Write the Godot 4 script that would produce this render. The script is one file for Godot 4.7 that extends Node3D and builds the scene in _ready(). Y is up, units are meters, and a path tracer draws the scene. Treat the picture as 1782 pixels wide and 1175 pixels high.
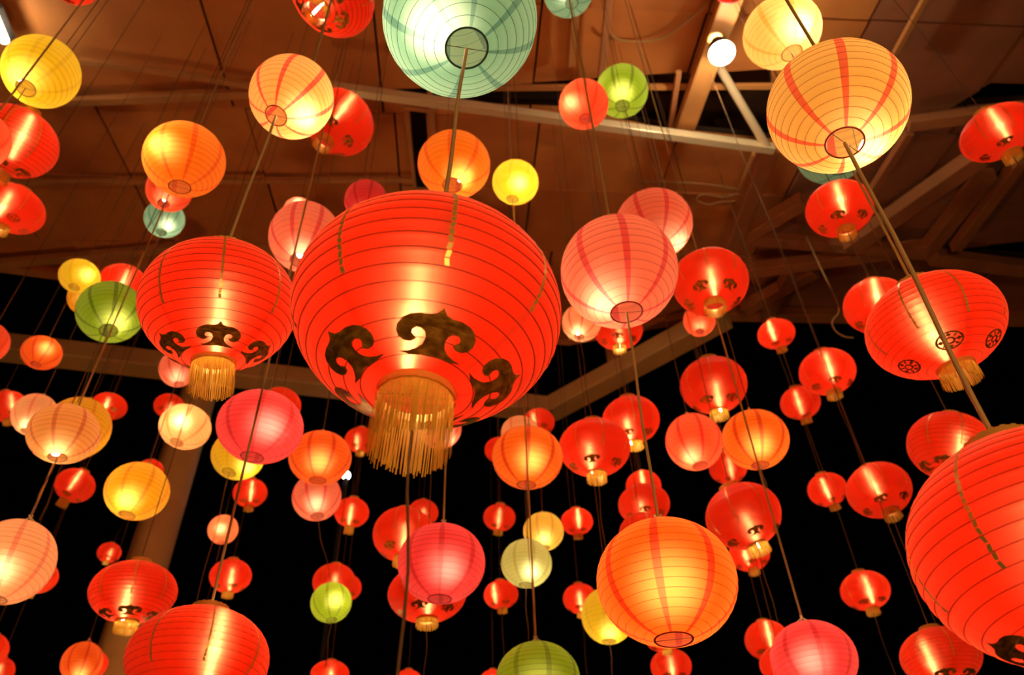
extends Node3D
# A lantern festival under an open timber roof at night: paper and silk lanterns on ropes, seen from below.

const EYE := Vector3(0, 1.6, 0)
const ROOF_ORIGIN := Vector3(0, 8.4, 0)
const SLOPE := 13.0
const TURN := -5.0
const OPENING := 0.262
const LAMP := Color(1.0, 0.8, 0.55)          # linear colour of every bulb

var mats := {}
var meshes := {}
var names := {}
var rng := RandomNumberGenerator.new()
var roof_u: Vector3
var roof_v: Vector3
var roof_n: Vector3

# ---------------------------------------------------------------- helpers
func lin(r: float, g: float, b: float) -> Color:
	return Color(r, g, b).linear_to_srgb()

func numbered(called: String) -> String:
	var n: int = names.get(called, 0)
	names[called] = n + 1
	return called if n == 0 else "%s_%03d" % [called, n]

func obj(called: String, mesh: Mesh, mat: Material, parent: Node3D = null) -> MeshInstance3D:
	var o := MeshInstance3D.new()
	o.mesh = mesh
	o.material_override = mat
	o.name = numbered(called) if parent == null else called
	(parent if parent else self as Node3D).add_child(o, true)
	return o

func tag(o: Node, label: String, category: String, group := "", kind := "") -> void:
	if label: o.set_meta("label", label)
	if category: o.set_meta("category", category)
	if group: o.set_meta("group", group)
	if kind: o.set_meta("kind", kind)

func quad(st: SurfaceTool, a: Vector3, b: Vector3, c: Vector3, d: Vector3) -> void:
	for p in [a, b, c, a, c, d]: st.add_vertex(p)

func done(st: SurfaceTool, smooth := false) -> ArrayMesh:
	if not smooth: st.set_smooth_group(-1)
	st.generate_normals()
	return st.commit()

func begin(smooth := false) -> SurfaceTool:
	var st := SurfaceTool.new()
	st.begin(Mesh.PRIMITIVE_TRIANGLES)
	st.set_smooth_group(0 if smooth else -1)
	return st

func tube(st: SurfaceTool, pts: Array, r: float, sides := 6, closed := false) -> void:
	var n := pts.size()
	var rings := []
	for i in n:
		var p: Vector3 = pts[i]
		var a: Vector3 = pts[(i - 1 + n) % n] if closed or i > 0 else p
		var b: Vector3 = pts[(i + 1) % n] if closed or i < n - 1 else p
		var t := (b - a).normalized()
		var s := t.cross(Vector3.UP if absf(t.y) < 0.9 else Vector3.RIGHT).normalized()
		var w := s.cross(t)
		var ring := []
		for k in sides:
			var g := TAU * k / sides
			ring.append(p + (s * cos(g) + w * sin(g)) * r)
		rings.append(ring)
	for i in (n if closed else n - 1):
		var ra: Array = rings[i]
		var rb: Array = rings[(i + 1) % n]
		for k in sides:
			var k2 := (k + 1) % sides
			quad(st, ra[k], ra[k2], rb[k2], rb[k])

func circle(r: float, y: float, n: int) -> Array:
	var a := []
	for k in n: a.append(Vector3(cos(TAU * k / n) * r, y, sin(TAU * k / n) * r))
	return a

func noise_tex(freq: float, seed_: int, c0: Color, c1: Color, size := 256) -> NoiseTexture2D:
	var n := FastNoiseLite.new()
	n.seed = seed_
	n.frequency = freq
	n.fractal_octaves = 4
	var g := Gradient.new()
	g.offsets = PackedFloat32Array([0.25, 0.75])
	g.colors = PackedColorArray([c0, c1])
	var t := NoiseTexture2D.new()
	t.width = size
	t.height = size
	t.seamless = true
	t.noise = n
	t.color_ramp = g
	return t

func plain(called: String, c: Color, rough := 0.8, metal := 0.0) -> StandardMaterial3D:
	if mats.has(called): return mats[called]
	var m := StandardMaterial3D.new()
	m.resource_name = called
	m.albedo_color = c
	m.roughness = rough
	m.metallic = metal
	mats[called] = m
	return m

func wood(called: String, c0: Color, c1: Color, seed_: int, rough := 0.75) -> StandardMaterial3D:
	if mats.has(called): return mats[called]
	var m := plain(called, Color.WHITE, rough)
	m.albedo_texture = noise_tex(0.012, seed_, c0, c1)
	m.uv1_triplanar = true
	m.uv1_world_triplanar = true
	m.uv1_scale = Vector3(0.5, 0.5, 0.5)
	return m

# a sheet of dyed paper: half of the light inside comes through, in the colour of the dye
func paper(kind: String, dye: Color) -> StandardMaterial3D:
	var key := "paper_" + kind
	if mats.has(key): return mats[key]
	var m := plain(key, dye.lerp(Color(1.0, 0.75, 0.12), 0.13 * clampf(dye.g * 3.0, 0.12, 1.0)).linear_to_srgb(), 1.0)
	m.backlight_enabled = true
	var f := 0.8
	m.backlight = Color(dye.r * f, dye.g * f, dye.b * f).linear_to_srgb()
	m.refraction_enabled = true
	m.refraction_scale = 0.06
	m.albedo_color.a = 0.48
	mats[key] = m
	return m

# red silk: the weave lets a narrow bright cone of light straight through
func silk(double := false) -> StandardMaterial3D:
	var key := "silk_double" if double else "silk"
	if mats.has(key): return mats[key]
	var m := plain(key, lin(0.9, 0.085, 0.014), 0.6)
	m.backlight_enabled = true
	m.backlight = lin(0.44, 0.006, 0.0008) if double else lin(0.64, 0.013, 0.002)
	m.refraction_enabled = true
	m.refraction_scale = 0.03
	m.albedo_color.a = 0.52
	mats[key] = m
	return m

func gold() -> StandardMaterial3D:
	return plain("gold", lin(0.85, 0.52, 0.1), 0.35, 0.35)

func foil() -> StandardMaterial3D:
	if mats.has("foil"): return mats.foil
	var m := plain("foil", Color.WHITE, 0.36, 0.35)
	m.albedo_texture = noise_tex(0.02, 41, lin(0.22, 0.08, 0.01), lin(0.85, 0.38, 0.055))
	m.uv1_triplanar = true
	m.uv1_scale = Vector3(1.2, 5.0, 1.2)
	m.metallic_specular = 0.25
	return m

func fringe_material() -> StandardMaterial3D:
	if mats.has("fringe"): return mats.fringe
	var m := plain("fringe", lin(0.9, 0.56, 0.07), 0.4, 0.2)
	m.backlight_enabled = true
	m.backlight = lin(1.0, 0.6, 0.06)
	return m

func glow(called: String, c: Color, energy: float) -> StandardMaterial3D:
	if mats.has(called): return mats[called]
	var m := plain(called, Color(0.9, 0.9, 0.9), 0.5)
	m.emission_enabled = true
	m.emission = c.linear_to_srgb()
	m.emission_energy_multiplier = energy
	return m

# ---------------------------------------------------------------- lantern meshes (unit radius, base of the shade at y = 0)
func shell_point(phi: float, th: float, out := 1.0) -> Vector3:
	return Vector3(cos(phi) * cos(th) * out, sin(phi) * out + 1.0, cos(phi) * sin(th) * out)

const PHI_END := 1.3057   # where the openings cut the shell

func shell(ribs: int, sub: int, arcs: Array, step: int, bulge: float) -> ArrayMesh:
	# arcs: [from, to] angles; every band between two ribs bellies out a little
	var v := PackedVector3Array()
	var nn := PackedVector3Array()
	var ix := PackedInt32Array()
	var rows := ribs * sub
	for arc in arcs:
		var first := v.size()
		for i in rows + 1:
			var f := float(i) / rows
			var phi := lerpf(-PHI_END, PHI_END, f)
			var band := f * ribs
			var swell := 1.0 + bulge * sin(PI * (band - floorf(band)))
			var slope := bulge * PI * cos(PI * (band - floorf(band))) * ribs / (2 * PHI_END)
			for j in step + 1:
				var th := lerpf(arc[0], arc[1], float(j) / step)
				v.append(Vector3(cos(phi) * cos(th) * swell, sin(phi) * swell + 1.0, cos(phi) * sin(th) * swell))
				var radial := Vector3(cos(phi) * cos(th), sin(phi), cos(phi) * sin(th))
				var along := Vector3(-sin(phi) * cos(th), cos(phi), -sin(phi) * sin(th))
				nn.append((radial - along * slope).normalized())
		for i in rows:
			for j in step:
				var a := first + i * (step + 1) + j
				var d := a + step + 1
				ix.append_array([a, a + 1, d + 1, a, d + 1, d])
	var arr := []
	arr.resize(Mesh.ARRAY_MAX)
	arr[Mesh.ARRAY_VERTEX] = v
	arr[Mesh.ARRAY_NORMAL] = nn
	arr[Mesh.ARRAY_INDEX] = ix
	var m := ArrayMesh.new()
	m.add_surface_from_arrays(Mesh.PRIMITIVE_TRIANGLES, arr)
	return m

const SEAM := 0.062      # half width of a pasted paper seam, radians

func mesh(key: String) -> Mesh:
	if not meshes.has(key): meshes[key] = make(key)
	return meshes[key]

func make(key: String) -> Mesh:
	var lod := int(key.right(1))
	var st := begin()
	match key.left(-2):
		"silk_shade":
			if lod < 2: return shell(22, [1, 2][lod], [[0.0, TAU]], [36, 48][lod], 0.007)
			var arcs := []
			for k in 8: arcs.append([TAU * k / 8 + 0.075, TAU * (k + 1) / 8 - 0.015])
			return shell(19, 3, arcs, 10, 0.008)
		"silk_seam":
			return shell(19, 3, [[-0.015, 0.075]], 2, 0.008)
		"paper_shade":
			var arcs := []
			if lod == 0: arcs.append([0.0, TAU])
			else:
				for k in 8: arcs.append([TAU * k / 8 + SEAM, TAU * (k + 1) / 8 - SEAM])
			return shell([14, 16, 18][lod], [1, 2, 3][lod], arcs, [32, 6, 10][lod], 0.007)
		"seam":
			return shell([14, 16, 18][lod], [1, 2, 3][lod], [[-SEAM, SEAM]], 1, 0.007)
		"silk_ribs", "paper_ribs":
			var n: int = 19 if key.begins_with("silk") else [14, 16, 18][lod]
			var s: int = [24, 40, 72][lod]
			for i in range(1, n):
				var phi := lerpf(-PHI_END, PHI_END, float(i) / n)
				tube(st, circle(cos(phi) * 1.001, sin(phi) + 1.0, s), ([0.0, 0.0026, 0.0038][lod] if key.begins_with("silk") else [0.0035, 0.0033, 0.0033][lod]), 4, true)
			return done(st, true)
		"rim":
			tube(st, circle(OPENING, 0.0, [20, 28, 40][lod]), 0.014, 5, true)
			return done(st, true)
		"spreader":
			tube(st, [Vector3(-OPENING, 1.966, 0), Vector3(OPENING, 1.966, 0), Vector3(OPENING * 0.93, 1, 0.02), Vector3(OPENING, 0.034, 0), Vector3(-OPENING, 0.034, 0)], 0.005, 5)
			return done(st, true)
		"string_loop":
			for k in 4:
				var g := TAU * k / 4 + 0.4
				tube(st, [Vector3(cos(g) * OPENING * 1.05, 1.95, sin(g) * OPENING * 1.05), Vector3(0, 2.2, 0)], 0.012, 4)
			tube(st, [Vector3(-0.05, 2.24, 0.01), Vector3(0, 2.18, 0), Vector3(0.04, 2.25, -0.01)], 0.025, 5)
			return done(st, true)
		"gold_collar":
			for k in 40:
				var a := TAU * k / 40
				var b := TAU * (k + 1) / 40
				for r in [[OPENING * 1.06, 1], [OPENING * 1.0, -1]]:
					var p := Vector3(cos(a) * r[0], -0.015, sin(a) * r[0])
					var q := Vector3(cos(b) * r[0], -0.015, sin(b) * r[0])
					var up := Vector3(0, 0.12 + 0.008 * (k % 2), 0)
					if r[1] > 0: quad(st, p, q, q + up, p + up)
					else: quad(st, q, p, p + up, q + up)
			return done(st)
		"gold_thread":
			# a line of short gold stitches from the top opening to below the widest part
			var n := 19
			for i in range(6, n):
				for h in 2:
					var f0 := lerpf(-PHI_END, PHI_END, (i + 0.03 + 0.5 * h) / n)
					var f1 := lerpf(-PHI_END, PHI_END, (i + 0.46 + 0.5 * h) / n)
					var w := 0.016
					var sh := 0.005 * (1 if (i + h) % 2 else -1)
					var r := 1.012
					quad(st, shell_point(f0, -w / maxf(cos(f0), 0.4) + sh, r), shell_point(f0, w / maxf(cos(f0), 0.4) + sh, r), shell_point(f1, w / maxf(cos(f1), 0.4) - sh, r), shell_point(f1, -w / maxf(cos(f1), 0.4) - sh, r))
			return done(st)
		"foil_cloud":
			return stick_on(cloud_outline(), lod, [0.44, 0.44, 0.54][lod], [-0.88, -0.88, -0.99][lod])
		"foil_medallion":
			return stick_on([], lod, 0.46, -0.9)
		"fringe":
			var r2 := RandomNumberGenerator.new()
			r2.seed = 11
			var n: int = [26, 44, 110][lod]
			for row in (2 if lod == 2 else 1):
				for k in n:
					var a := TAU * (k + 0.5 * row) / n + r2.randf_range(-0.01, 0.01)
					var w: float = PI / n * (0.6 if lod == 2 else 0.95)
					var r := OPENING * (1.03 - 0.03 * row)
					var flare := r2.randf_range(0.97, 1.1)
					var tilt := r2.randf_range(-0.05, 0.05)
					var end := -r2.randf_range(0.9, 1.04)
					var d := Vector3(cos(a), 0, sin(a))
					var t := Vector3(-sin(a), 0, cos(a))
					var p0 := d * r
					var p1 := d * r * lerpf(1, flare, 0.6) + t * tilt * 0.4 * r + Vector3(0, -0.5, 0)
					var p2 := d * r * flare + t * tilt * r + Vector3(0, end, 0)
					var s := t * w * r
					quad(st, p1 - s, p1 + s, p0 + s, p0 - s)
					quad(st, p2 - s * 0.9, p2 + s * 0.9, p1 + s, p1 - s)
			return done(st)
		"bulb":
			var sp := SphereMesh.new()
			sp.radius = 0.026
			sp.height = 0.062
			sp.radial_segments = 8
			sp.rings = 3
			return sp
	return null

func cloud_outline() -> Array:
	var right := [Vector2(0.06, 0.33), Vector2(0.15, 0.29), Vector2(0.26, 0.28), Vector2(0.37, 0.235), Vector2(0.455, 0.15), Vector2(0.5, 0.03), Vector2(0.495, -0.08), Vector2(0.45, -0.17), Vector2(0.37, -0.215), Vector2(0.28, -0.2), Vector2(0.225, -0.13), Vector2(0.255, -0.1), Vector2(0.3, -0.06), Vector2(0.3, 0.0), Vector2(0.26, 0.045), Vector2(0.2, 0.045), Vector2(0.145, 0.005), Vector2(0.12, -0.09), Vector2(0.14, -0.2), Vector2(0.2, -0.29), Vector2(0.28, -0.36), Vector2(0.4, -0.42), Vector2(0.24, -0.42), Vector2(0.11, -0.385)]
	var a := [Vector2(0, 0.44)]
	a.append_array(right)
	a.append(Vector2(0, -0.365))
	var l := right.duplicate()
	l.reverse()
	for p in l: a.append(Vector2(-p.x, p.y))
	return a

# lays a flat foil cut-out on the lower half of the shell; an empty outline gives a round medallion of a ring and a knot
func stick_on(outline: Array, lod: int, size: float, mid: float) -> ArrayMesh:
	var st := begin()
	var tris := []
	if outline.size():
		var poly := PackedVector2Array(outline)
		var idx := Geometry2D.triangulate_polygon(poly)
		for i in range(0, idx.size(), 3): tris.append([poly[idx[i]], poly[idx[i + 1]], poly[idx[i + 2]]])
	else:
		for k in 20:
			var a := Vector2.from_angle(TAU * k / 20)
			var b := Vector2.from_angle(TAU * (k + 1) / 20)
			for r in [[0.36, 0.43], [0.10, 0.17]]:
				tris.append([a * r[0], a * r[1], b * r[1]])
				tris.append([a * r[0], b * r[1], b * r[0]])
		for k in 8:
			var d := Vector2.from_angle(TAU * k / 8)
			var s := d.orthogonal() * (0.05 if k % 2 else 0.085)
			tris.append([d * 0.17, d * 0.27 + s, d * 0.37])
			tris.append([d * 0.17, d * 0.37, d * 0.27 - s])
	for rep in lod:
		var next := []
		for t in tris:
			var ab: Vector2 = (t[0] + t[1]) / 2
			var bc: Vector2 = (t[1] + t[2]) / 2
			var ca: Vector2 = (t[2] + t[0]) / 2
			next.append_array([[t[0], ab, ca], [ab, t[1], bc], [ca, bc, t[2]], [ab, bc, ca]])
		tris = next
	var here := Vector3(cos(mid), sin(mid), 0)
	var up := Vector3(-sin(mid), cos(mid), 0)
	for t in tris:
		var q := []
		for p in t: q.append((here + Vector3.BACK * (p.x * size) + up * (p.y * size * 0.87)).normalized() * 1.014 + Vector3.UP)
		# both windings: foil has a front and a back
		for p in q: st.add_vertex(p)
		q.reverse()
		for p in q: st.add_vertex(p * 1.0 - (p - Vector3(0, 1, 0)).normalized() * 0.003)
	return done(st)

# ---------------------------------------------------------------- dyes: [panel, seam]
func dye(kind: String) -> Array:
	match kind:
		"salmon": return [Color(0.9, 0.4, 0.09), Color(0.72, 0.07, 0.03)]
		"peach": return [Color(0.9, 0.58, 0.13), Color(0.88, 0.12, 0.045)]
		"peachpale": return [Color(0.9, 0.4, 0.16), Color(0.78, 0.2, 0.09)]
		"peach2": return [Color(0.85, 0.36, 0.08), Color(0.6, 0.15, 0.04)]
		"pink": return [Color(0.88, 0.2, 0.1), Color(0.66, 0.05, 0.04)]
		"pinkpale": return [Color(0.9, 0.36, 0.15), Color(0.66, 0.1, 0.05)]
		"rose": return [Color(0.85, 0.05, 0.05), Color(0.5, 0.014, 0.018)]
		"coral": return [Color(0.9, 0.085, 0.02), Color(0.7, 0.035, 0.01)]
		"coral2": return [Color(0.9, 0.12, 0.03), Color(0.75, 0.03, 0.012)]
		"coralpale": return [Color(0.9, 0.2, 0.06), Color(0.75, 0.09, 0.02)]
		"orange": return [Color(0.85, 0.2, 0.003), Color(0.7, 0.09, 0.002)]
		"orange2": return [Color(0.88, 0.16, 0.004), Color(0.55, 0.035, 0.002)]
		"orange3": return [Color(0.88, 0.13, 0.003), Color(0.62, 0.03, 0.002)]
		"orangered": return [Color(0.88, 0.125, 0.006), Color(0.6, 0.035, 0.003)]
		"amber": return [Color(0.85, 0.42, 0.004), Color(0.68, 0.24, 0.003)]
		"yellow": return [Color(0.85, 0.6, 0.012), Color(0.7, 0.46, 0.008)]
		"green": return [Color(0.2, 0.33, 0.004), Color(0.08, 0.12, 0.003)]
		"lime": return [Color(0.45, 0.62, 0.015), Color(0.22, 0.28, 0.008)]
		"lime2": return [Color(0.34, 0.46, 0.01), Color(0.17, 0.22, 0.006)]
		"teal": return [Color(0.13, 0.3, 0.2), Color(0.04, 0.15, 0.11)]
		"cream": return [Color(0.9, 0.54, 0.15), Color(0.8, 0.36, 0.07)]
		"cream2": return [Color(0.9, 0.44, 0.14), Color(0.78, 0.22, 0.06)]
		"pale": return [Color(0.6, 0.6, 0.2), Color(0.42, 0.4, 0.1)]
	return [Color(0.9, 0.6, 0.07), Color(0.68, 0.32, 0.035)]

# ---------------------------------------------------------------- lanterns
func lantern_root(called: String, base: Vector3, axis: Vector3, spin: float, label: String, group: String) -> Node3D:
	var o := Node3D.new()
	o.name = numbered(called)
	add_child(o)
	axis = axis.normalized()
	var side := axis.cross(Vector3.BACK).normalized()
	o.transform = Transform3D(Basis(side, axis, side.cross(axis)).rotated(axis, deg_to_rad(spin)), base)
	tag(o, label, "lantern", group)
	return o

func fit(o: MeshInstance3D, a: float, b: float, at := Vector3.ZERO, turn := 0.0) -> MeshInstance3D:
	o.transform = Transform3D(Basis(Vector3.UP, turn).scaled(Vector3(a, b, a)), at)
	return o

func lamp(root: Node3D, at: Vector3, energy: float, size: float) -> void:
	var l := OmniLight3D.new()
	l.name = "lamp"
	l.light_color = LAMP.linear_to_srgb()
	l.light_energy = energy
	l.light_size = size
	l.omni_range = 30.0
	l.omni_attenuation = 2.0
	l.shadow_enabled = true
	root.add_child(l, true)
	l.position = at

func paper_lantern(kind: String, base: Vector3, a: float, b: float, axis: Vector3, spin: float, lod: int, bulb: Vector3, bright: float, label: String) -> void:
	var root := lantern_root("paper_lantern", base, axis, spin, label, "round paper lanterns")
	var at := Vector3(bulb.x * a, (bulb.y + 1) * b, bulb.z * a).rotated(Vector3.UP, -deg_to_rad(spin))
	var d := dye(kind)
	fit(obj("paper_shade", mesh("paper_shade_%d" % lod), paper(kind, d[0]), root), a, b)
	if lod > 0:
		for k in 8: fit(obj("seam_strip", mesh("seam_%d" % lod), paper(kind + "_seam", d[1]), root), a, b, Vector3.ZERO, TAU * k / 8)
	fit(obj("wire_spreader", mesh("spreader_0"), plain("wire", lin(0.12, 0.07, 0.03), 0.5, 0.6), root), a, b)
	fit(obj("wire_ribs", mesh("paper_ribs_%d" % lod), plain("rib_" + kind, Color(d[1].r * 0.7, d[1].g * 0.7, d[1].b * 0.7).linear_to_srgb(), 0.7), root), a, b)
	for e in [-1, 1]: fit(obj("rim", mesh("rim_%d" % lod), plain("rim_" + kind, Color(d[1].r * 0.6, d[1].g * 0.6, d[1].b * 0.6).linear_to_srgb(), 0.7), root), a, b, Vector3(0, b * (1.0 + e * sin(PHI_END)), 0))
	if lod > 0: fit(obj("string_loop", mesh("string_loop_0"), plain("rope", lin(0.6, 0.36, 0.13), 0.9), root), a, b)
	var s := a / 0.18
	obj("bulb", mesh("bulb_0"), glow("bulb", LAMP, 9.0), root).transform = Transform3D(Basis().scaled(Vector3.ONE * s), at)
	lamp(root, at, 1.6 * a * a * bright, 0.036 * s)

func silk_lantern(mark: String, base: Vector3, a: float, b: float, axis: Vector3, spin: float, lod: int, bulb: Vector3, bright: float, fringe: float, label: String) -> void:
	var root := lantern_root("silk_lantern", base, axis, spin, label, "red silk lanterns with gold fringes")
	var at := Vector3(bulb.x * a, (bulb.y + 1) * b, bulb.z * a).rotated(Vector3.UP, -deg_to_rad(spin))
	fit(obj("silk_shade", mesh("silk_shade_%d" % lod), silk(), root), a, b, Vector3.ZERO, -1.2846)
	if lod == 2:
		for k in 8: fit(obj("silk_seam", mesh("silk_seam_2"), silk(true), root), a, b, Vector3.ZERO, -TAU * k / 8 - 1.2846)
		fit(obj("wire_ribs", mesh("silk_ribs_2" if a > 0.2 or fringe > 0.19 else "silk_ribs_1"), plain("silk_rib", lin(0.06, 0.004, 0.002), 0.7), root), a, b)
	for e in [-1, 1]:
		var cl := fit(obj("gold_collar", mesh("gold_collar_0"), gold(), root), a, a, Vector3(0, b * (1.0 + e * sin(PHI_END)), 0))
		if e < 0: cl.transform = Transform3D(Basis(Vector3.RIGHT, PI).scaled(Vector3(a, a * 0.5, a)), cl.position)
	fit(obj("wire_spreader", mesh("spreader_0"), plain("wire", lin(0.12, 0.07, 0.03), 0.5, 0.6), root), a, b)
	if lod > 0:
		for k in 8: fit(obj("gold_thread", mesh("gold_thread_0"), gold(), root), a, b, Vector3.ZERO, -TAU * k / 8 - 1.2846)
	var motif := "foil_medallion" if mark == "medallion" else "foil_cloud"
	for k in 5: fit(obj(motif, mesh("%s_%d" % [motif, lod]), foil(), root), a, b, Vector3.ZERO, TAU * (k + 0.5) / 5 - 0.6)
	var fr := fit(obj("fringe", mesh("fringe_%d" % lod), fringe_material(), root), a, fringe * a * 2.0, Vector3(0, 0.0, 0))
	fr.set_meta("kind", "stuff")
	# the lamp is an upright tube
	var tube_key := "tube"
	if not meshes.has(tube_key):
		var c := CapsuleMesh.new()
		c.radius = 1.0
		c.height = 34.0
		c.radial_segments = 6
		c.rings = 0
		meshes[tube_key] = c
	obj("tube_lamp", meshes[tube_key], glow("tube_lamp_%d" % roundi(bright * 20), LAMP, 62.0 * roundi(bright * 20) / 20.0), root).transform = Transform3D(Basis().scaled(Vector3(a * 0.03, b * 0.036, a * 0.03)), at)
	lamp(root, at, 0.3 * a * a * bright, 0.04 * a)

func rope(a: Vector3, b: Vector3, r: float, sag: float, label: String, group: String) -> void:
	var st := begin(true)
	var pts := []
	var n := 9
	for i in n:
		var f := float(i) / (n - 1)
		var w := sin(f * PI) * sag
		pts.append(a.lerp(b, f) + Vector3(sin(f * 7.0 + a.x * 5) * w, 0, cos(f * 5.0 + a.z * 3) * w))
	tube(st, pts, r, 6)
	tag(obj("hanging_rope", done(st, true), plain("rope", lin(0.6, 0.36, 0.13), 0.9) if r > 0.004 else plain("thin_rope", lin(0.2, 0.09, 0.028), 0.9)), label, "rope", group)  # thin ropes: rope colour darkened so they look dim against the roof

# ---------------------------------------------------------------- roof
func roof(u: float, v: float, above := 0.0) -> Vector3:
	return ROOF_ORIGIN + roof_u * u + roof_v * v + roof_n * above

func slab_mesh(poly: PackedVector2Array, low: float, high: float) -> ArrayMesh:
	var st := begin()
	var idx := Geometry2D.triangulate_polygon(poly)
	for i in range(0, idx.size(), 3):
		var q := [poly[idx[i]], poly[idx[i + 1]], poly[idx[i + 2]]]
		if (q[1] - q[0]).cross(q[2] - q[0]) < 0: q.reverse()
		for p in q: st.add_vertex(roof(p.x, p.y, low))
		q.reverse()
		for p in q: st.add_vertex(roof(p.x, p.y, high))
	var n := poly.size()
	var cw := Geometry2D.is_polygon_clockwise(poly)
	for i in n:
		var p := poly[i]
		var q := poly[(i + 1) % n]
		if cw:
			var s := p
			p = q
			q = s
		quad(st, roof(p.x, p.y, low), roof(p.x, p.y, high), roof(q.x, q.y, high), roof(q.x, q.y, low))
	return done(st)

func cut(polys: Array, holes: Array) -> Array:
	for h in holes:
		var next := []
		for p in polys:
			var r := Geometry2D.clip_polygons(p, h)
			var ring := r.filter(func(x): return Geometry2D.is_polygon_clockwise(x))
			if ring.is_empty():
				next.append_array(r)
				continue
			# a hole wholly inside a board: split the board across it
			var c := Vector2.ZERO
			for x in h: c += x / h.size()
			for side in [-1, 1]:
				var half := PackedVector2Array([Vector2(c.x, -50), Vector2(c.x + 50 * side, -50), Vector2(c.x + 50 * side, 50), Vector2(c.x, 50)])
				for piece in Geometry2D.intersect_polygons(p, half): next.append_array(Geometry2D.clip_polygons(piece, h))
		polys = next
	return polys

func build_roof() -> void:
	var edge := PackedVector2Array([Vector2(-9.00, -1.00), Vector2(10.00, -1.00), Vector2(10.00, 9.30), Vector2(9.07, 9.01), Vector2(6.24, 9.13), Vector2(4.22, 9.00), Vector2(1.75, 10.01), Vector2(-5.74, 8.28), Vector2(-6.48, 8.19), Vector2(-9.00, 7.70)])
	var holes := [PackedVector2Array([Vector2(-1.22, 4.67), Vector2(0.37, 4.52), Vector2(3.19, 4.13), Vector2(3.59, 5.21), Vector2(2.30, 5.09), Vector2(1.08, 4.83), Vector2(-0.43, 4.79), Vector2(-1.13, 4.69)]), PackedVector2Array([Vector2(-0.61, 4.93), Vector2(-0.43, 4.93), Vector2(-0.40, 6.21), Vector2(-0.60, 6.22)]), PackedVector2Array([Vector2(5.38, 4.61), Vector2(5.64, 4.22), Vector2(6.31, 4.21), Vector2(6.47, 4.45)]), PackedVector2Array([Vector2(6.66, 7.22), Vector2(7.14, 7.07), Vector2(8.08, 6.84), Vector2(8.47, 7.42)]), PackedVector2Array([Vector2(6.67, 6.93), Vector2(6.80, 7.02), Vector2(6.64, 5.61), Vector2(6.55, 5.55)])]
	var ceiling := Node3D.new()
	ceiling.name = "ceiling"
	add_child(ceiling)
	tag(ceiling, "dark brown boarded underside of the sloping roof above the lanterns", "ceiling", "", "structure")
	var tones := [wood("board_a", lin(0.72, 0.25, 0.055), lin(0.8, 0.3, 0.07), 3), wood("board_b", lin(0.68, 0.23, 0.05), lin(0.76, 0.27, 0.06), 5), wood("board_c", lin(0.75, 0.26, 0.058), lin(0.84, 0.32, 0.075), 8)]
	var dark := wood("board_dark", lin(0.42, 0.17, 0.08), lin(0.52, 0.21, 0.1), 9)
	var rows := [-1.0, 0.6, 2.0, 3.5, 4.97, 6.15, 7.45, 8.75, 10.3]
	var n := 0
	for i in rows.size() - 1:
		var shift: float = -0.12 if i < 4 else (0.0 if i < 6 else 0.4)
		for k in range(-8, 9):
			var u0 := -2.4 + 1.62 * k + shift
			var u1 := u0 + 1.62
			var cell := PackedVector2Array([Vector2(u0 + 0.012, rows[i] + 0.006), Vector2(u1 - 0.012, rows[i] + 0.006), Vector2(u1 - 0.012, rows[i + 1] - 0.006), Vector2(u0 + 0.012, rows[i + 1] - 0.006)])
			for piece in cut(Geometry2D.intersect_polygons(cell, edge), holes):
				if piece.size() < 3: continue
				var off := 0.012 * ((i * 3 + k * 5 + 40) % 4)
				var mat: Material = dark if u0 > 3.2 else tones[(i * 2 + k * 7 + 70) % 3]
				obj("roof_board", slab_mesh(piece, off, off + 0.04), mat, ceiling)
				n += 1
	# the boards' backing, open at the gaps in the roof
	var backing := plain("backing", lin(0.06, 0.03, 0.015), 0.9)
	for piece in cut([edge], holes): obj("roof_deck", slab_mesh(piece, 0.1, 0.16), backing, ceiling)
	# a higher loft behind the long opening and the slot
	var loft := PackedVector2Array([Vector2(-1.6, 3.4), Vector2(4.4, 3.0), Vector2(4.4, 7.4), Vector2(-1.6, 7.4)])
	obj("loft_deck", slab_mesh(loft, 0.75, 0.8), wood("loft", lin(0.12, 0.05, 0.025), lin(0.18, 0.075, 0.035), 12), ceiling)

func beam(called: String, a: Vector3, b: Vector3, w: float, h: float, mat: Material) -> void:
	var st := begin()
	var t := (b - a).normalized()
	var s := t.cross(Vector3.UP).normalized() * w / 2
	var u := s.cross(t).normalized() * h / 2
	var c := 0.12
	var ring := []
	for k in [[1, 1 - c], [1 - c, 1], [c - 1, 1], [-1, 1 - c], [-1, c - 1], [c - 1, -1], [1 - c, -1], [1, c - 1]]: ring.append(s * k[0] + u * k[1])
	for k in 8:
		var p: Vector3 = ring[k]
		var q: Vector3 = ring[(k + 1) % 8]
		quad(st, a + p, a + q, b + q, b + p)
	for k in range(1, 7):
		for p in [a + ring[0], a + ring[k + 1], a + ring[k]]: st.add_vertex(p)
		for p in [b + ring[0], b + ring[k], b + ring[k + 1]]: st.add_vertex(p)
	tag(obj(called, done(st), mat), "", "", "", "structure")

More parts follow.
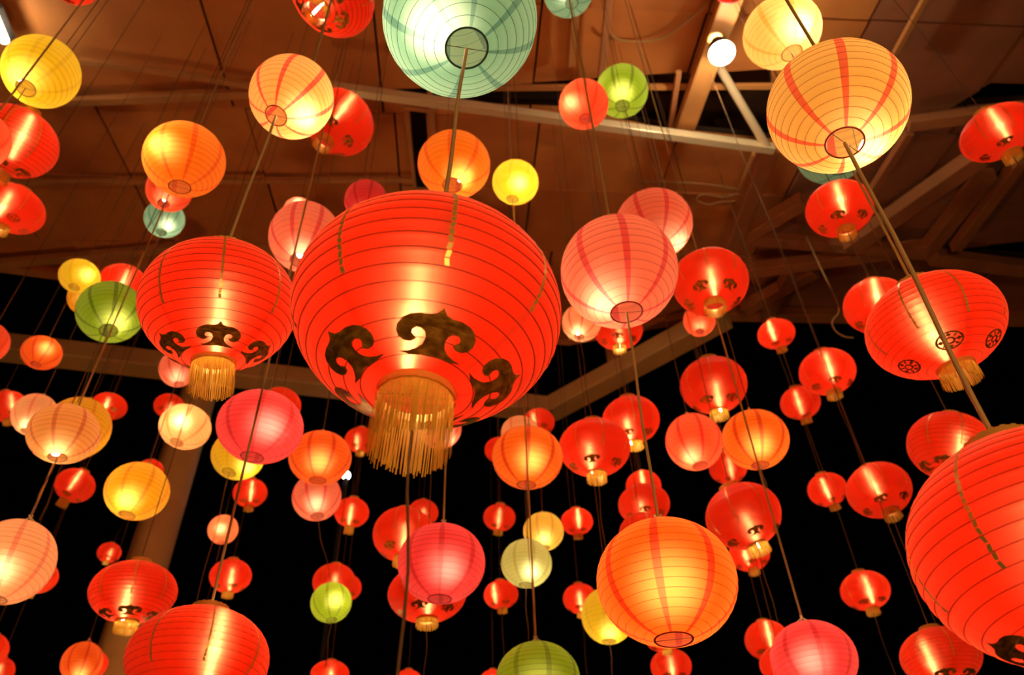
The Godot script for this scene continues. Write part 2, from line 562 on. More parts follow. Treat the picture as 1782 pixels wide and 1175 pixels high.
func pipe(called: String, a: Vector3, b: Vector3, r0: float, r1: float, mat: Material) -> void:
	var st := begin(true)
	var t := (b - a).normalized()
	var s := t.cross(Vector3.UP if absf(t.y) < 0.9 else Vector3.RIGHT).normalized()
	var w := s.cross(t)
	for k in 28:
		var g := TAU * k / 28
		var g2 := TAU * (k + 1) / 28
		var d := s * cos(g) + w * sin(g)
		var d2 := s * cos(g2) + w * sin(g2)
		quad(st, a + d * r0, a + d2 * r0, b + d2 * r1, b + d * r1)
	tag(obj(called, done(st, true), mat), "", "", "", "structure")

func build_frame() -> void:
	var timber := wood("timber", lin(0.62, 0.26, 0.07), lin(0.72, 0.31, 0.085), 21, 0.6)
	var dark := wood("timber_dark", lin(0.55, 0.22, 0.08), lin(0.66, 0.27, 0.1), 22, 0.7)
	var steel := plain("painted_steel", lin(0.85, 0.66, 0.38), 0.3, 0.1)
	var paint := wood("column_paint", lin(0.82, 0.46, 0.14), lin(0.88, 0.5, 0.16), 23, 0.6)
	beam("roof_beam", Vector3(-1.761, 8.844, -4.008), Vector3(2.914, 8.989, -5.045), 0.083, 0.120, steel)
	beam("roof_beam", Vector3(-0.200, 9.280, -4.344), Vector3(2.851, 9.240, -4.439), 0.054, 0.054, timber)
	beam("roof_beam", Vector3(2.127, 8.781, -3.184), Vector3(1.948, 9.195, -4.967), 0.206, 0.120, timber)
	beam("roof_beam", Vector3(1.803, 9.115, -4.161), Vector3(1.837, 9.297, -4.954), 0.055, 0.055, dark)
	beam("roof_beam", Vector3(0.728, 9.082, -3.474), Vector3(0.717, 9.225, -4.096), 0.068, 0.068, timber)
	beam("roof_beam", Vector3(1.032, 9.013, -3.292), Vector3(1.031, 9.235, -4.256), 0.062, 0.062, dark)
	beam("roof_beam", Vector3(-1.044, 9.376, -4.599), Vector3(-1.113, 9.679, -5.912), 0.046, 0.046, timber)
	beam("roof_beam", Vector3(-1.079, 9.373, -4.581), Vector3(-0.727, 9.382, -4.652), 0.050, 0.050, timber)
	beam("roof_beam", Vector3(-0.758, 9.319, -4.374), Vector3(-0.799, 9.484, -5.090), 0.050, 0.050, timber)
	beam("roof_beam", Vector3(2.892, 9.047, -5.076), Vector3(2.868, 9.457, -6.853), 0.192, 0.180, dark)
	beam("roof_beam", Vector3(2.822, 9.250, -5.283), Vector3(2.796, 9.387, -5.874), 0.053, 0.053, timber)
	beam("roof_beam", Vector3(3.060, 9.533, -6.754), Vector3(5.536, 9.581, -7.182), 0.150, 0.150, dark)
	beam("roof_beam", Vector3(3.259, 9.763, -7.550), Vector3(5.525, 9.617, -7.112), 0.171, 0.171, dark)
	beam("roof_beam", Vector3(2.967, 9.476, -6.721), Vector3(3.570, 9.297, -5.999), 0.171, 0.171, dark)
	beam("roof_beam", Vector3(4.437, 9.500, -6.954), Vector3(5.331, 9.110, -5.340), 0.237, 0.180, dark)
	beam("roof_beam", Vector3(5.572, 9.616, -7.114), Vector3(5.647, 9.293, -5.718), 0.201, 0.180, dark)
	beam("roof_beam", Vector3(5.935, 9.613, -7.130), Vector3(5.919, 9.238, -5.502), 0.142, 0.142, dark)
	beam("roof_beam", Vector3(4.384, 9.130, -4.896), Vector3(5.642, 9.062, -4.711), 0.136, 0.136, dark)
	beam("roof_beam", Vector3(4.446, 9.156, -5.016), Vector3(4.396, 9.382, -5.993), 0.093, 0.093, dark)
	beam("roof_beam", Vector3(3.980, 9.130, -4.059), Vector3(4.016, 8.978, -3.399), 0.056, 0.056, timber)
	beam("roof_beam", Vector3(5.759, 9.728, -7.393), Vector3(7.347, 9.783, -7.771), 0.206, 0.180, dark)
	beam("roof_beam", Vector3(3.867, 9.751, -7.551), Vector3(3.871, 10.043, -8.821), 0.150, 0.150, dark)
	beam("roof_beam", Vector3(4.211, 9.748, -7.567), Vector3(3.466, 9.977, -8.499), 0.181, 0.180, dark)
	beam("roof_beam", Vector3(0.875, 10.485, -9.589), Vector3(2.892, 10.289, -8.912), 0.128, 0.128, timber)
	beam("roof_beam", Vector3(3.306, 10.278, -8.900), Vector3(8.266, 10.272, -9.311), 0.180, 0.180, timber)
	beam("roof_beam", Vector3(-7.258, 10.078, -7.109), Vector3(0.874, 10.481, -9.571), 0.129, 0.129, timber)
	beam("roof_beam", Vector3(-4.624, 9.350, -4.351), Vector3(-2.575, 9.301, -4.315), 0.084, 0.084, timber)
	beam("roof_beam", Vector3(-4.183, 9.223, -3.837), Vector3(-3.171, 9.252, -4.053), 0.064, 0.064, timber)
	beam("roof_beam", Vector3(-3.171, 9.252, -4.053), Vector3(-2.520, 9.281, -4.234), 0.065, 0.065, timber)
	beam("roof_beam", Vector3(-6.168, 9.702, -5.566), Vector3(-1.102, 9.635, -5.719), 0.055, 0.055, timber)
	beam("roof_beam", Vector3(-7.190, 10.064, -7.142), Vector3(-4.478, 9.949, -6.881), 0.109, 0.109, timber)
	beam("ring_beam", Vector3(-7.761, 9.600, -8.168), Vector3(0.562, 9.600, -10.250), 0.34, 0.30, paint)
	beam("ring_beam", Vector3(0.562, 9.600, -10.250), Vector3(3.051, 9.600, -8.228), 0.34, 0.30, paint)
	beam("roof_beam", Vector3(1.562, 9.620, -9.510), Vector3(1.585, 10.535, -9.644), 0.16, 0.14, timber)
	pipe("column", Vector3(-4.733, 0.000, -9.264), Vector3(-4.733, 9.600, -9.264), 0.27, 0.25, paint)
	pipe("steel_strut", Vector3(2.210, 9.183, -4.133), Vector3(2.836, 8.982, -5.008), 0.045, 0.045, steel)

func spotlight(at: Vector3, toward: Vector3, energy: float) -> void:
	var o := Node3D.new()
	o.name = numbered("spotlight")
	add_child(o)
	o.position = at
	o.basis = Basis.looking_at(toward)
	tag(o, "glaring white spotlight on the roof above the lit steel strut", "spotlight")
	var st := begin(true)
	var prof := [[0.05, 0.16], [0.09, 0.1], [0.1, 0.04], [0.105, 0.02]]
	for i in prof.size() - 1:
		for k in 24:
			var g := TAU * k / 24
			var g2 := TAU * (k + 1) / 24
			var p: Array = prof[i]
			var q: Array = prof[i + 1]
			quad(st, Vector3(cos(g) * p[0], sin(g) * p[0], p[1]), Vector3(cos(g) * q[0], sin(g) * q[0], q[1]), Vector3(cos(g2) * q[0], sin(g2) * q[0], q[1]), Vector3(cos(g2) * p[0], sin(g2) * p[0], p[1]))
	obj("housing", done(st, true), plain("lamp_housing", lin(0.08, 0.07, 0.06), 0.5, 0.5), o)
	var b := SphereMesh.new()
	b.radius = 0.125
	b.height = 0.2
	b.radial_segments = 20
	b.rings = 10
	var lens := obj("bulb", b, glow("spot_bulb", Color(1, 0.88, 0.62), 8.0), o)
	lens.rotation.x = PI / 2
	lens.position.z = -0.02
	var br := begin()
	tube(br, [Vector3(0, 0.0, 0.14), Vector3(0, 0.1, 0.24), Vector3(0, 0.22, 0.28)], 0.02, 6)
	obj("bracket", done(br), plain("lamp_housing", Color.BLACK), o)
	var l := OmniLight3D.new()
	l.name = "lamp"
	l.light_color = Color(1.0, 0.84, 0.58).linear_to_srgb()
	l.light_energy = energy
	l.light_size = 0.08
	l.omni_range = 40
	l.omni_attenuation = 2.0
	l.shadow_enabled = true
	o.add_child(l, true)
	l.position.z = -0.02

func tube_light(a: Vector3, b: Vector3) -> void:
	var o := Node3D.new()
	o.name = "tube_light"
	add_child(o)
	o.position = (a + b) / 2
	tag(o, "white tube light at the left edge above the tilted yellow lantern", "light")
	var h := (b - a) / 2
	var st := begin(true)
	tube(st, [-h, h], 0.04, 10)
	obj("tube", done(st, true), glow("white_tube", Color(1, 0.9, 0.68), 10.0), o)
	var bk := begin()
	tube(bk, [-h + Vector3(0, 0.09, 0), h + Vector3(0, 0.09, 0)], 0.06, 4)
	obj("batten", done(bk), plain("lamp_housing", lin(0.08, 0.07, 0.06), 0.5, 0.5), o)
	var l := OmniLight3D.new()
	l.name = "lamp"
	l.light_color = Color(1.0, 0.88, 0.65).linear_to_srgb()
	l.light_energy = 0.15
	l.light_size = 0.05
	l.omni_range = 30
	l.omni_attenuation = 2.0
	l.shadow_enabled = true
	o.add_child(l, true)
	l.position = Vector3(0, -0.06, 0)

func far_lamp(at: Vector3) -> void:
	var o := Node3D.new()
	o.name = "flood_lamp"
	add_child(o)
	o.position = Vector3(at.x, 0, at.z)
	tag(o, "tiny white lamp on a far pole between the lanterns", "lamp")
	var st := begin(true)
	tube(st, [Vector3(0, 0, 0), Vector3(0, at.y, 0)], 0.04, 8)
	obj("pole", done(st, true), plain("pole", lin(0.02, 0.02, 0.02), 0.8), o)
	var b := SphereMesh.new()
	b.radius = 0.07
	b.height = 0.14
	b.radial_segments = 12
	b.rings = 6
	obj("bulb", b, glow("far_bulb", Color(1, 0.92, 0.8), 20.0), o).position = Vector3(0, at.y + 0.05, 0)
	var l := OmniLight3D.new()
	l.name = "lamp"
	l.light_energy = 0.1
	l.light_size = 0.06
	l.omni_range = 30
	l.omni_attenuation = 2.0
	l.shadow_enabled = true
	o.add_child(l, true)
	l.position = Vector3(0, at.y + 0.05, 0)

func loose_wire(pts: Array, label: String, r: float) -> void:
	var c := Curve3D.new()
	for i in pts.size():
		var p: Vector3 = pts[i]
		var t: Vector3 = (pts[mini(i + 1, pts.size() - 1)] - pts[maxi(i - 1, 0)]) / 6.0
		c.add_point(p, -t, t)
	c.bake_interval = 0.05
	var st := begin(true)
	tube(st, Array(c.get_baked_points()), r, 5)
	tag(obj("cable", done(st, true), plain("rope", lin(0.6, 0.36, 0.13), 0.9)), label, "cable")

func fill_lamp(at: Vector3, energy: float, label: String) -> void:
	# added fill lamp, out of view, brightening foil, fringes, ropes and column
	var o := Node3D.new()
	o.name = numbered("fill_lamp")
	add_child(o)
	o.position = at
	tag(o, label, "lamp", "added fill lamps out of view")
	var b := SphereMesh.new()
	b.radius = 0.14
	b.height = 0.28
	b.radial_segments = 20
	b.rings = 10
	obj("bulb", b, glow("fill_bulb", Color(1, 0.62, 0.26), 20.0), o)
	var st := begin()
	tube(st, [Vector3(0, -at.y, 0), Vector3(0, -0.1, 0)], 0.03, 6)
	obj("stem", done(st), plain("lamp_housing", Color.BLACK), o)
	var l := OmniLight3D.new()
	l.name = "lamp"
	l.light_color = Color(1.0, 0.62, 0.26).linear_to_srgb()
	l.light_energy = energy
	l.light_size = 0.12
	l.omni_range = 40
	l.omni_attenuation = 2.0
	l.shadow_enabled = true
	o.add_child(l, true)

func _ready() -> void:
	rng.seed = 5
	# ---- camera, night sky, exposure
	var cam := Camera3D.new()
	cam.name = "camera"
	cam.position = EYE
	cam.basis = Basis(Vector3(0.9991630, -0.0298187, -0.0280016), Vector3(0.0409053, 0.7283585, 0.6839742), Vector3(-0.0000000, -0.6845471, 0.7289686))
	cam.fov = 45.5300
	var lens := CameraAttributesPhysical.new()
	lens.frustum_focal_length = 28.5957
	lens.frustum_focus_distance = 1.75
	lens.exposure_aperture = 4.2
	lens.frustum_near = 0.05
	lens.frustum_far = 200.0
	cam.attributes = lens
	cam.near = 0.05
	cam.far = 200.0
	cam.fov = 45.5300
	add_child(cam)
	cam.current = true
	var we := WorldEnvironment.new()
	we.name = "night"
	var env := Environment.new()
	env.background_mode = Environment.BG_COLOR
	env.background_color = Color(0.001, 0.001, 0.0012)
	env.tonemap_mode = Environment.TONE_MAPPER_LINEAR
	env.tonemap_exposure = 1.0
	env.sdfgi_enabled = true
	env.ssao_enabled = true
	env.ssil_enabled = true
	we.environment = env
	add_child(we)
	# ---- the place
	roof_u = Vector3(cos(deg_to_rad(TURN)), 0, sin(deg_to_rad(TURN)))
	roof_v = Vector3(sin(deg_to_rad(TURN)) * cos(deg_to_rad(SLOPE)), sin(deg_to_rad(SLOPE)), -cos(deg_to_rad(TURN)) * cos(deg_to_rad(SLOPE)))
	roof_n = roof_u.cross(roof_v).normalized()
	if roof_n.y < 0: roof_n = -roof_n
	var ground := BoxMesh.new()
	ground.size = Vector3(40, 0.2, 40)
	var fl := obj("floor", ground, wood("paving", lin(0.1, 0.08, 0.06), lin(0.16, 0.13, 0.1), 31))
	fl.position = Vector3(0, -0.1, -8)
	tag(fl, "", "", "", "structure")
	build_roof()
	build_frame()
	spotlight(Vector3(2.067, 8.648, -3.715), Vector3(0.12, -0.95, -0.2), 1.7)
	tube_light(Vector3(-4.637, 8.970, -3.188), Vector3(-4.711, 9.048, -3.523))
	far_lamp(Vector3(-2.881, 9.207, -11.376))
	loose_wire([Vector3(3.942, 9.952, -6.961), Vector3(3.299, 7.841, -5.800), Vector3(3.465, 7.548, -6.075), Vector3(3.386, 7.439, -6.177), Vector3(3.424, 7.363, -6.249), Vector3(3.513, 7.320, -6.288), Vector3(3.603, 7.309, -6.299)], "loose wire with a curled end dangling below the roof edge", 0.008)
	loose_wire([Vector3(1.982, 9.096, -3.466), Vector3(1.677, 9.176, -3.789), Vector3(1.431, 9.198, -3.861), Vector3(1.170, 9.194, -3.824), Vector3(1.088, 9.175, -3.734)], "thin cable sagging under the roof boards left of the spotlight", 0.011)
	loose_wire([Vector3(1.683, 9.662, -5.901), Vector3(2.180, 9.661, -5.942), Vector3(2.541, 9.667, -5.999), Vector3(2.881, 9.683, -6.096)], "pale cable pinned across the roof near the dark rafter", 0.011)
	loose_wire([Vector3(2.895, 9.697, -6.160), Vector3(2.716, 9.716, -6.227), Vector3(2.467, 9.706, -6.163), Vector3(2.393, 9.732, -6.268), Vector3(2.556, 9.750, -6.362), Vector3(2.693, 9.739, -6.324), Vector3(2.893, 9.732, -6.311)], "tangle of pale wire below the pinned cable", 0.011)
	fill_lamp(Vector3(1.3, 1.25, 2.8), 6.0, "added unseen warm fill lamp on a short post nearer the viewer")
	fill_lamp(Vector3(-3.0, 2.2, -7.2), 2.5, "added unseen warm fill lamp on a post near the foot of the column")

	# ---- the lanterns
	silk_lantern("cloud", Vector3(-2.663, 6.658, -2.073), 0.153, 0.132, Vector3(0.000, 1.000, 0.000), 37, 1, Vector3(0.019, -0.215, -0.123), 0.68, 0.13, "red lantern cut off by the top edge, above the tilted yellow lantern")
	silk_lantern("cloud", Vector3(-0.872, 5.465, -1.729), 0.216, 0.142, Vector3(0.355, 0.933, 0.063), 29, 2, Vector3(-0.246, -0.395, -0.195), 0.58, 0.13, "red fringed lantern at the top edge left of the big teal one")
	paper_lantern("yellow", Vector3(-2.133, 4.943, -1.803), 0.162, 0.170, Vector3(0.042, 0.997, -0.060), 21, 1, Vector3(-0.419, -0.390, 0.078), 1.00, "tilted yellow paper lantern in the upper left corner")
	silk_lantern("cloud", Vector3(-2.488, 4.976, -2.256), 0.201, 0.173, Vector3(0.323, 0.829, 0.456), 13, 2, Vector3(0.240, 0.138, 0.095), 0.66, 0.13, "red lantern with a bright streak just below the tilted yellow lantern")
	paper_lantern("coral", Vector3(-1.996, 4.185, -1.655), 0.110, 0.115, Vector3(0.000, 1.000, 0.000), 5, 1, Vector3(0.079, -0.387, -0.198), 1.00, "sliver of coral lantern at the left edge, overlapping a red one")
	silk_lantern("medallion", Vector3(-2.604, 4.932, -2.553), 0.159, 0.117, Vector3(0.204, 0.954, 0.220), 42, 1, Vector3(-0.046, -0.142, 0.254), 0.73, 0.13, "red lantern with round gold medallions at the left edge")
	paper_lantern("orange", Vector3(-1.368, 4.409, -1.992), 0.167, 0.156, Vector3(-0.029, 0.970, 0.240), 34, 2, Vector3(-0.400, 0.013, 0.609), 1.00, "large orange paper lantern, lit left side, above a small coral one")
	paper_lantern("coral", Vector3(-2.328, 6.071, -3.296), 0.150, 0.146, Vector3(0.017, 0.999, 0.044), 26, 1, Vector3(-0.138, -0.360, -0.172), 1.00, "small coral lantern half hidden under the large orange paper lantern")
	paper_lantern("teal", Vector3(-2.532, 6.263, -3.693), 0.141, 0.137, Vector3(-0.042, 0.989, 0.145), 18, 1, Vector3(0.217, -0.422, -0.058), 1.20, "small teal lantern directly below the small coral one")
	paper_lantern("salmon", Vector3(-0.774, 4.049, -1.460), 0.144, 0.151, Vector3(0.194, 0.977, -0.092), 10, 2, Vector3(0.409, -0.328, -0.323), 1.50, "salmon pink striped lantern with a white hot spot, upper left of centre")
	silk_lantern("cloud", Vector3(-1.227, 6.407, -3.066), 0.243, 0.209, Vector3(0.370, 0.925, 0.085), 2, 1, Vector3(0.177, 0.144, 0.398), 0.51, 0.13, "red lantern tucked behind the salmon pink striped lantern")
	paper_lantern("pink", Vector3(-1.008, 4.551, -2.545), 0.174, 0.183, Vector3(0.000, 1.000, 0.000), 39, 1, Vector3(-0.050, -0.535, -0.112), 1.10, "salmon pink lantern hidden between the two largest red lanterns")
	paper_lantern("pink", Vector3(-1.612, 6.488, -3.829), 0.118, 0.124, Vector3(0.000, 1.000, 0.000), 31, 0, Vector3(0.107, 0.217, 0.663), 1.30, "bright pink lantern peeping over the top of a salmon pink one")
	paper_lantern("rose", Vector3(-0.770, 5.078, -2.688), 0.118, 0.119, Vector3(0.000, 1.000, 0.000), 23, 1, Vector3(-0.331, -0.537, -0.492), 0.70, "plain rose red lantern peeping over the biggest red lantern's left shoulder")
	paper_lantern("teal", Vector3(-0.082, 3.479, -0.957), 0.200, 0.168, Vector3(-0.113, 0.993, -0.029), 15, 2, Vector3(-0.341, -0.156, -0.001), 1.25, "big teal paper lantern at the top centre, its bottom hole in view")
	paper_lantern("teal", Vector3(0.476, 6.726, -2.326), 0.160, 0.135, Vector3(-0.100, 0.992, 0.075), 7, 1, Vector3(-0.180, -0.082, 0.044), 1.00, "small teal lantern at the top edge right of the big teal")
	paper_lantern("orange", Vector3(-0.260, 4.817, -2.335), 0.179, 0.156, Vector3(0.048, 0.995, 0.092), 44, 1, Vector3(0.217, -0.446, -0.104), 1.15, "orange lantern just above the biggest red lantern")
	paper_lantern("yellow", Vector3(0.039, 5.792, -3.168), 0.150, 0.145, Vector3(0.171, 0.958, 0.231), 36, 1, Vector3(0.216, -0.211, 0.228), 1.80, "round yellow lantern with a glowing white middle right of an orange one")
	paper_lantern("coral", Vector3(0.556, 6.370, -2.964), 0.169, 0.174, Vector3(0.015, 0.997, 0.079), 28, 1, Vector3(-0.551, -0.148, 0.220), 1.50, "coral red paper lantern overlapping a green one below the roof opening")
	paper_lantern("green", Vector3(0.877, 6.843, -3.160), 0.195, 0.205, Vector3(0.094, 0.995, 0.034), 20, 1, Vector3(-0.015, -0.303, 0.157), 1.10, "green paper lantern with a dark hole, behind a coral red one")
	paper_lantern("pink", Vector3(0.711, 4.501, -2.493), 0.186, 0.156, Vector3(-0.002, 1.000, -0.013), 12, 1, Vector3(0.601, -0.394, -0.352), 1.00, "pink striped lantern behind the larger pink lantern right of centre")
	silk_lantern("cloud", Vector3(1.963, 8.244, -2.969), 0.145, 0.095, Vector3(0.000, 1.000, 0.000), 4, 1, Vector3(0.018, -0.205, -0.117), 0.52, 0.13, "thin sliver of red lantern at the top edge, above the spotlight")
	paper_lantern("cream", Vector3(1.208, 4.703, -1.658), 0.161, 0.136, Vector3(-0.103, 0.973, 0.208), 41, 1, Vector3(0.362, -0.143, 0.258), 1.70, "cream paper lantern with a big white glow at the top right")
	paper_lantern("peach", Vector3(0.781, 3.162, -1.062), 0.161, 0.145, Vector3(0.157, 0.986, 0.051), 33, 2, Vector3(0.495, -0.504, -0.375), 0.95, "large peach lantern with red stripes and an oval bottom hole, upper right")
	paper_lantern("teal", Vector3(1.810, 5.188, -2.590), 0.191, 0.161, Vector3(0.000, 1.000, 0.000), 25, 1, Vector3(0.025, 0.191, 0.144), 0.50, "dark teal lantern mostly hidden behind the large red striped peach lantern")
	silk_lantern("cloud", Vector3(1.599, 4.528, -2.468), 0.155, 0.127, Vector3(0.002, 0.978, 0.209), 17, 1, Vector3(-0.079, 0.090, 0.341), 0.67, 0.13, "tilted red lantern directly below the large red striped peach lantern")
	silk_lantern("cloud", Vector3(2.596, 5.044, -2.434), 0.180, 0.130, Vector3(-0.277, 0.897, 0.345), 9, 1, Vector3(-0.105, 0.097, 0.281), 0.57, 0.13, "tilted red lantern with a diagonal streak near the right edge")
	paper_lantern("yellow", Vector3(-2.829, 5.497, -3.507), 0.125, 0.107, Vector3(0.000, 1.000, 0.000), 1, 1, Vector3(0.439, 0.029, 0.082), 1.00, "yellow lantern topmost of the cluster at the end of the roof, left")
	paper_lantern("amber", Vector3(-2.948, 5.597, -3.809), 0.120, 0.126, Vector3(0.000, 1.000, 0.000), 38, 1, Vector3(-0.059, 0.014, -0.103), 0.80, "amber yellow lantern hidden behind a green one")
	paper_lantern("green", Vector3(-2.179, 4.669, -3.088), 0.174, 0.169, Vector3(-0.270, 0.960, -0.075), 30, 1, Vector3(0.145, -0.351, -0.175), 1.00, "olive green lantern with a glowing bottom hole at centre left")
	silk_lantern("cloud", Vector3(-3.137, 6.295, -4.382), 0.195, 0.167, Vector3(0.000, 1.000, 0.000), 22, 1, Vector3(0.127, -0.031, 0.221), 0.73, 0.13, "red lantern peeping above the olive green lantern")
	silk_lantern("cloud", Vector3(-0.758, 2.969, -1.509), 0.197, 0.170, Vector3(-0.047, 0.961, 0.273), 4, 2, Vector3(0.017, -0.287, -0.003), 0.63, 0.20, "large red lantern with fringe and foil clouds left of the biggest")
	paper_lantern("orangered", Vector3(-3.099, 5.140, -3.844), 0.122, 0.106, Vector3(0.000, 1.000, 0.000), 6, 1, Vector3(0.309, 0.114, 0.244), 1.00, "flattened orange lantern in front of the beam at the left")
	paper_lantern("coral", Vector3(-3.344, 5.049, -3.661), 0.128, 0.135, Vector3(0.000, 1.000, 0.000), 43, 1, Vector3(0.132, -0.389, -0.111), 0.70, "coral red lantern cut off by the left edge, level with the beam")
	paper_lantern("pink", Vector3(-2.601, 5.689, -4.732), 0.138, 0.145, Vector3(-0.233, 0.952, 0.197), 35, 1, Vector3(-0.093, -0.405, -0.095), 1.00, "pink lantern with a glowing bottom, hidden beneath the second largest red lantern")
	silk_lantern("cloud", Vector3(-3.925, 5.516, -4.869), 0.144, 0.116, Vector3(-0.285, 0.863, 0.417), 27, 1, Vector3(0.304, -0.062, 0.082), 0.50, 0.13, "red lantern behind peach ones at the left edge")
	paper_lantern("peachpale", Vector3(-3.182, 4.830, -4.149), 0.137, 0.142, Vector3(0.000, 1.000, 0.000), 19, 1, Vector3(-0.096, -0.615, 0.021), 1.00, "pale peach lantern left of a stacked peach and yellow pair")
	paper_lantern("peach2", Vector3(-1.956, 3.628, -2.795), 0.145, 0.125, Vector3(-0.092, 0.994, 0.062), 11, 1, Vector3(-0.122, -0.641, -0.059), 0.90, "dull peach lantern in front of a yellow one, left")
	paper_lantern("amber", Vector3(-2.409, 4.172, -3.505), 0.167, 0.172, Vector3(0.000, 1.000, 0.000), 3, 1, Vector3(0.126, -0.397, -0.062), 0.80, "yellow lantern hidden behind the dull peach lantern")
	silk_lantern("cloud", Vector3(-3.728, 6.212, -5.725), 0.155, 0.105, Vector3(0.000, 1.000, 0.000), 40, 0, Vector3(-0.028, -0.087, 0.248), 0.66, 0.13, "small red lantern right of the stacked peach and yellow pair")
	silk_lantern("cloud", Vector3(-3.786, 7.074, -6.835), 0.158, 0.124, Vector3(0.000, 1.000, 0.000), 32, 0, Vector3(0.052, -0.244, -0.040), 0.56, 0.13, "small red lantern behind the white glowing lantern by the column top")
	paper_lantern("cream2", Vector3(-2.016, 4.473, -3.855), 0.151, 0.127, Vector3(0.137, 0.988, -0.072), 24, 1, Vector3(-0.015, -0.067, 0.445), 1.90, "white glowing peach lantern in front of the top of the column")
	paper_lantern("rose", Vector3(-1.105, 3.563, -2.760), 0.180, 0.151, Vector3(0.078, 0.992, 0.104), 16, 2, Vector3(0.260, -0.067, 0.136), 1.10, "rose pink lantern right of the column with ribs showing")
	silk_lantern("cloud", Vector3(-1.516, 4.771, -4.050), 0.131, 0.113, Vector3(0.000, 1.000, 0.000), 8, 1, Vector3(0.042, -0.255, -0.032), 0.60, 0.13, "dull red lantern peeping out behind the rose pink lantern's top")
	paper_lantern("yellow", Vector3(-1.776, 4.434, -4.132), 0.163, 0.145, Vector3(0.158, 0.979, -0.132), 0, 1, Vector3(0.454, -0.379, -0.188), 1.00, "yellow lantern below and behind the rose pink one")
	paper_lantern("orangered", Vector3(-1.055, 3.982, -3.582), 0.165, 0.140, Vector3(-0.012, 0.995, 0.099), 37, 1, Vector3(0.019, -0.230, 0.123), 1.00, "orange lantern with dark stripes left of the biggest fringe")
	silk_lantern("cloud", Vector3(-0.151, 2.383, -0.958), 0.222, 0.171, Vector3(0.066, 0.997, 0.043), 0, 2, Vector3(-0.063, -0.131, 0.108), 0.66, 0.23, "biggest red silk lantern in the centre with long gold fringe")
	paper_lantern("pink", Vector3(0.391, 3.509, -1.939), 0.205, 0.199, Vector3(-0.016, 0.998, 0.065), 0, 2, Vector3(-0.291, -0.480, -0.233), 1.10, "large pink striped lantern right of the biggest red lantern")
	silk_lantern("cloud", Vector3(1.083, 4.626, -3.024), 0.204, 0.167, Vector3(0.049, 0.999, 0.018), 13, 1, Vector3(0.016, -0.155, 0.136), 0.59, 0.13, "red lantern with a yellow lit fringe right of the large pink one")
	paper_lantern("pinkpale", Vector3(0.428, 5.102, -3.752), 0.126, 0.120, Vector3(0.209, 0.974, 0.085), 5, 1, Vector3(-0.103, -0.576, -0.093), 1.20, "pale pink lantern just below the large pink striped lantern")
	silk_lantern("cloud", Vector3(0.789, 5.584, -4.388), 0.179, 0.144, Vector3(0.037, 0.976, 0.216), 42, 1, Vector3(0.035, -0.422, -0.075), 0.67, 0.13, "red lantern below the large pink one, tassel over the slanted beam")
	silk_lantern("cloud", Vector3(-1.593, 6.413, -6.729), 0.163, 0.128, Vector3(-0.013, 0.982, 0.188), 34, 0, Vector3(-0.190, -0.254, 0.113), 0.57, 0.13, "small red lantern left of the biggest fringe")
	silk_lantern("cloud", Vector3(0.746, 4.570, -4.173), 0.182, 0.152, Vector3(-0.049, 0.967, 0.251), 26, 1, Vector3(-0.114, -0.480, -0.061), 0.75, 0.13, "red lantern half hidden behind the plain red one below the slanted beam")
	paper_lantern("peachpale", Vector3(0.024, 4.298, -3.781), 0.111, 0.093, Vector3(0.000, 1.000, 0.000), 18, 1, Vector3(0.019, -0.394, -0.041), 0.80, "pale peach dome behind the top of an orange lantern")
	silk_lantern("cloud", Vector3(0.258, 6.802, -7.069), 0.171, 0.147, Vector3(0.000, 1.000, 0.000), 10, 0, Vector3(-0.296, -0.051, 0.200), 0.54, 0.13, "small red lantern below the corner of the beams")
	paper_lantern("orange2", Vector3(0.043, 3.917, -3.605), 0.188, 0.165, Vector3(0.081, 0.988, 0.128), 2, 1, Vector3(0.123, -0.173, 0.159), 1.00, "orange ribbed lantern with an open glowing bottom right of the biggest fringe")
	silk_lantern("cloud", Vector3(0.456, 4.196, -3.940), 0.209, 0.165, Vector3(0.023, 0.987, 0.158), 39, 1, Vector3(-0.128, -0.384, -0.024), 0.62, 0.13, "red lantern directly right of the orange ribbed lantern")
	silk_lantern("cloud", Vector3(-0.181, 6.241, -6.730), 0.143, 0.123, Vector3(0.000, 1.000, 0.000), 31, 0, Vector3(0.015, -0.258, -0.009), 0.60, 0.13, "dull red lantern hidden behind the left side of the orange ribbed lantern")
	paper_lantern("pink", Vector3(-0.522, 4.803, -4.440), 0.149, 0.143, Vector3(0.000, 1.000, 0.000), 23, 1, Vector3(0.380, -0.478, -0.293), 1.00, "pink lantern hidden behind the fringe of the biggest red lantern")
	paper_lantern("coral", Vector3(1.497, 5.973, -4.682), 0.127, 0.133, Vector3(0.152, 0.988, -0.038), 15, 0, Vector3(0.029, -0.408, -0.086), 1.00, "small coral lantern below the red one with the yellow lit fringe")
	silk_lantern("cloud", Vector3(2.520, 6.624, -5.640), 0.173, 0.141, Vector3(-0.185, 0.897, 0.400), 7, 0, Vector3(-0.263, 0.239, 0.172), 0.78, 0.13, "small red lantern with a streak just below the roof edge")
	silk_lantern("cloud", Vector3(2.381, 5.344, -4.719), 0.205, 0.169, Vector3(-0.042, 0.978, 0.206), 44, 1, Vector3(-0.006, -0.011, 0.243), 0.68, 0.13, "plain red lantern right of centre in front of a smaller red one")
	silk_lantern("cloud", Vector3(2.708, 6.103, -6.067), 0.182, 0.157, Vector3(-0.222, 0.829, 0.513), 36, 1, Vector3(-0.151, 0.052, 0.147), 0.58, 0.13, "smaller red lantern behind and below the plain red one")
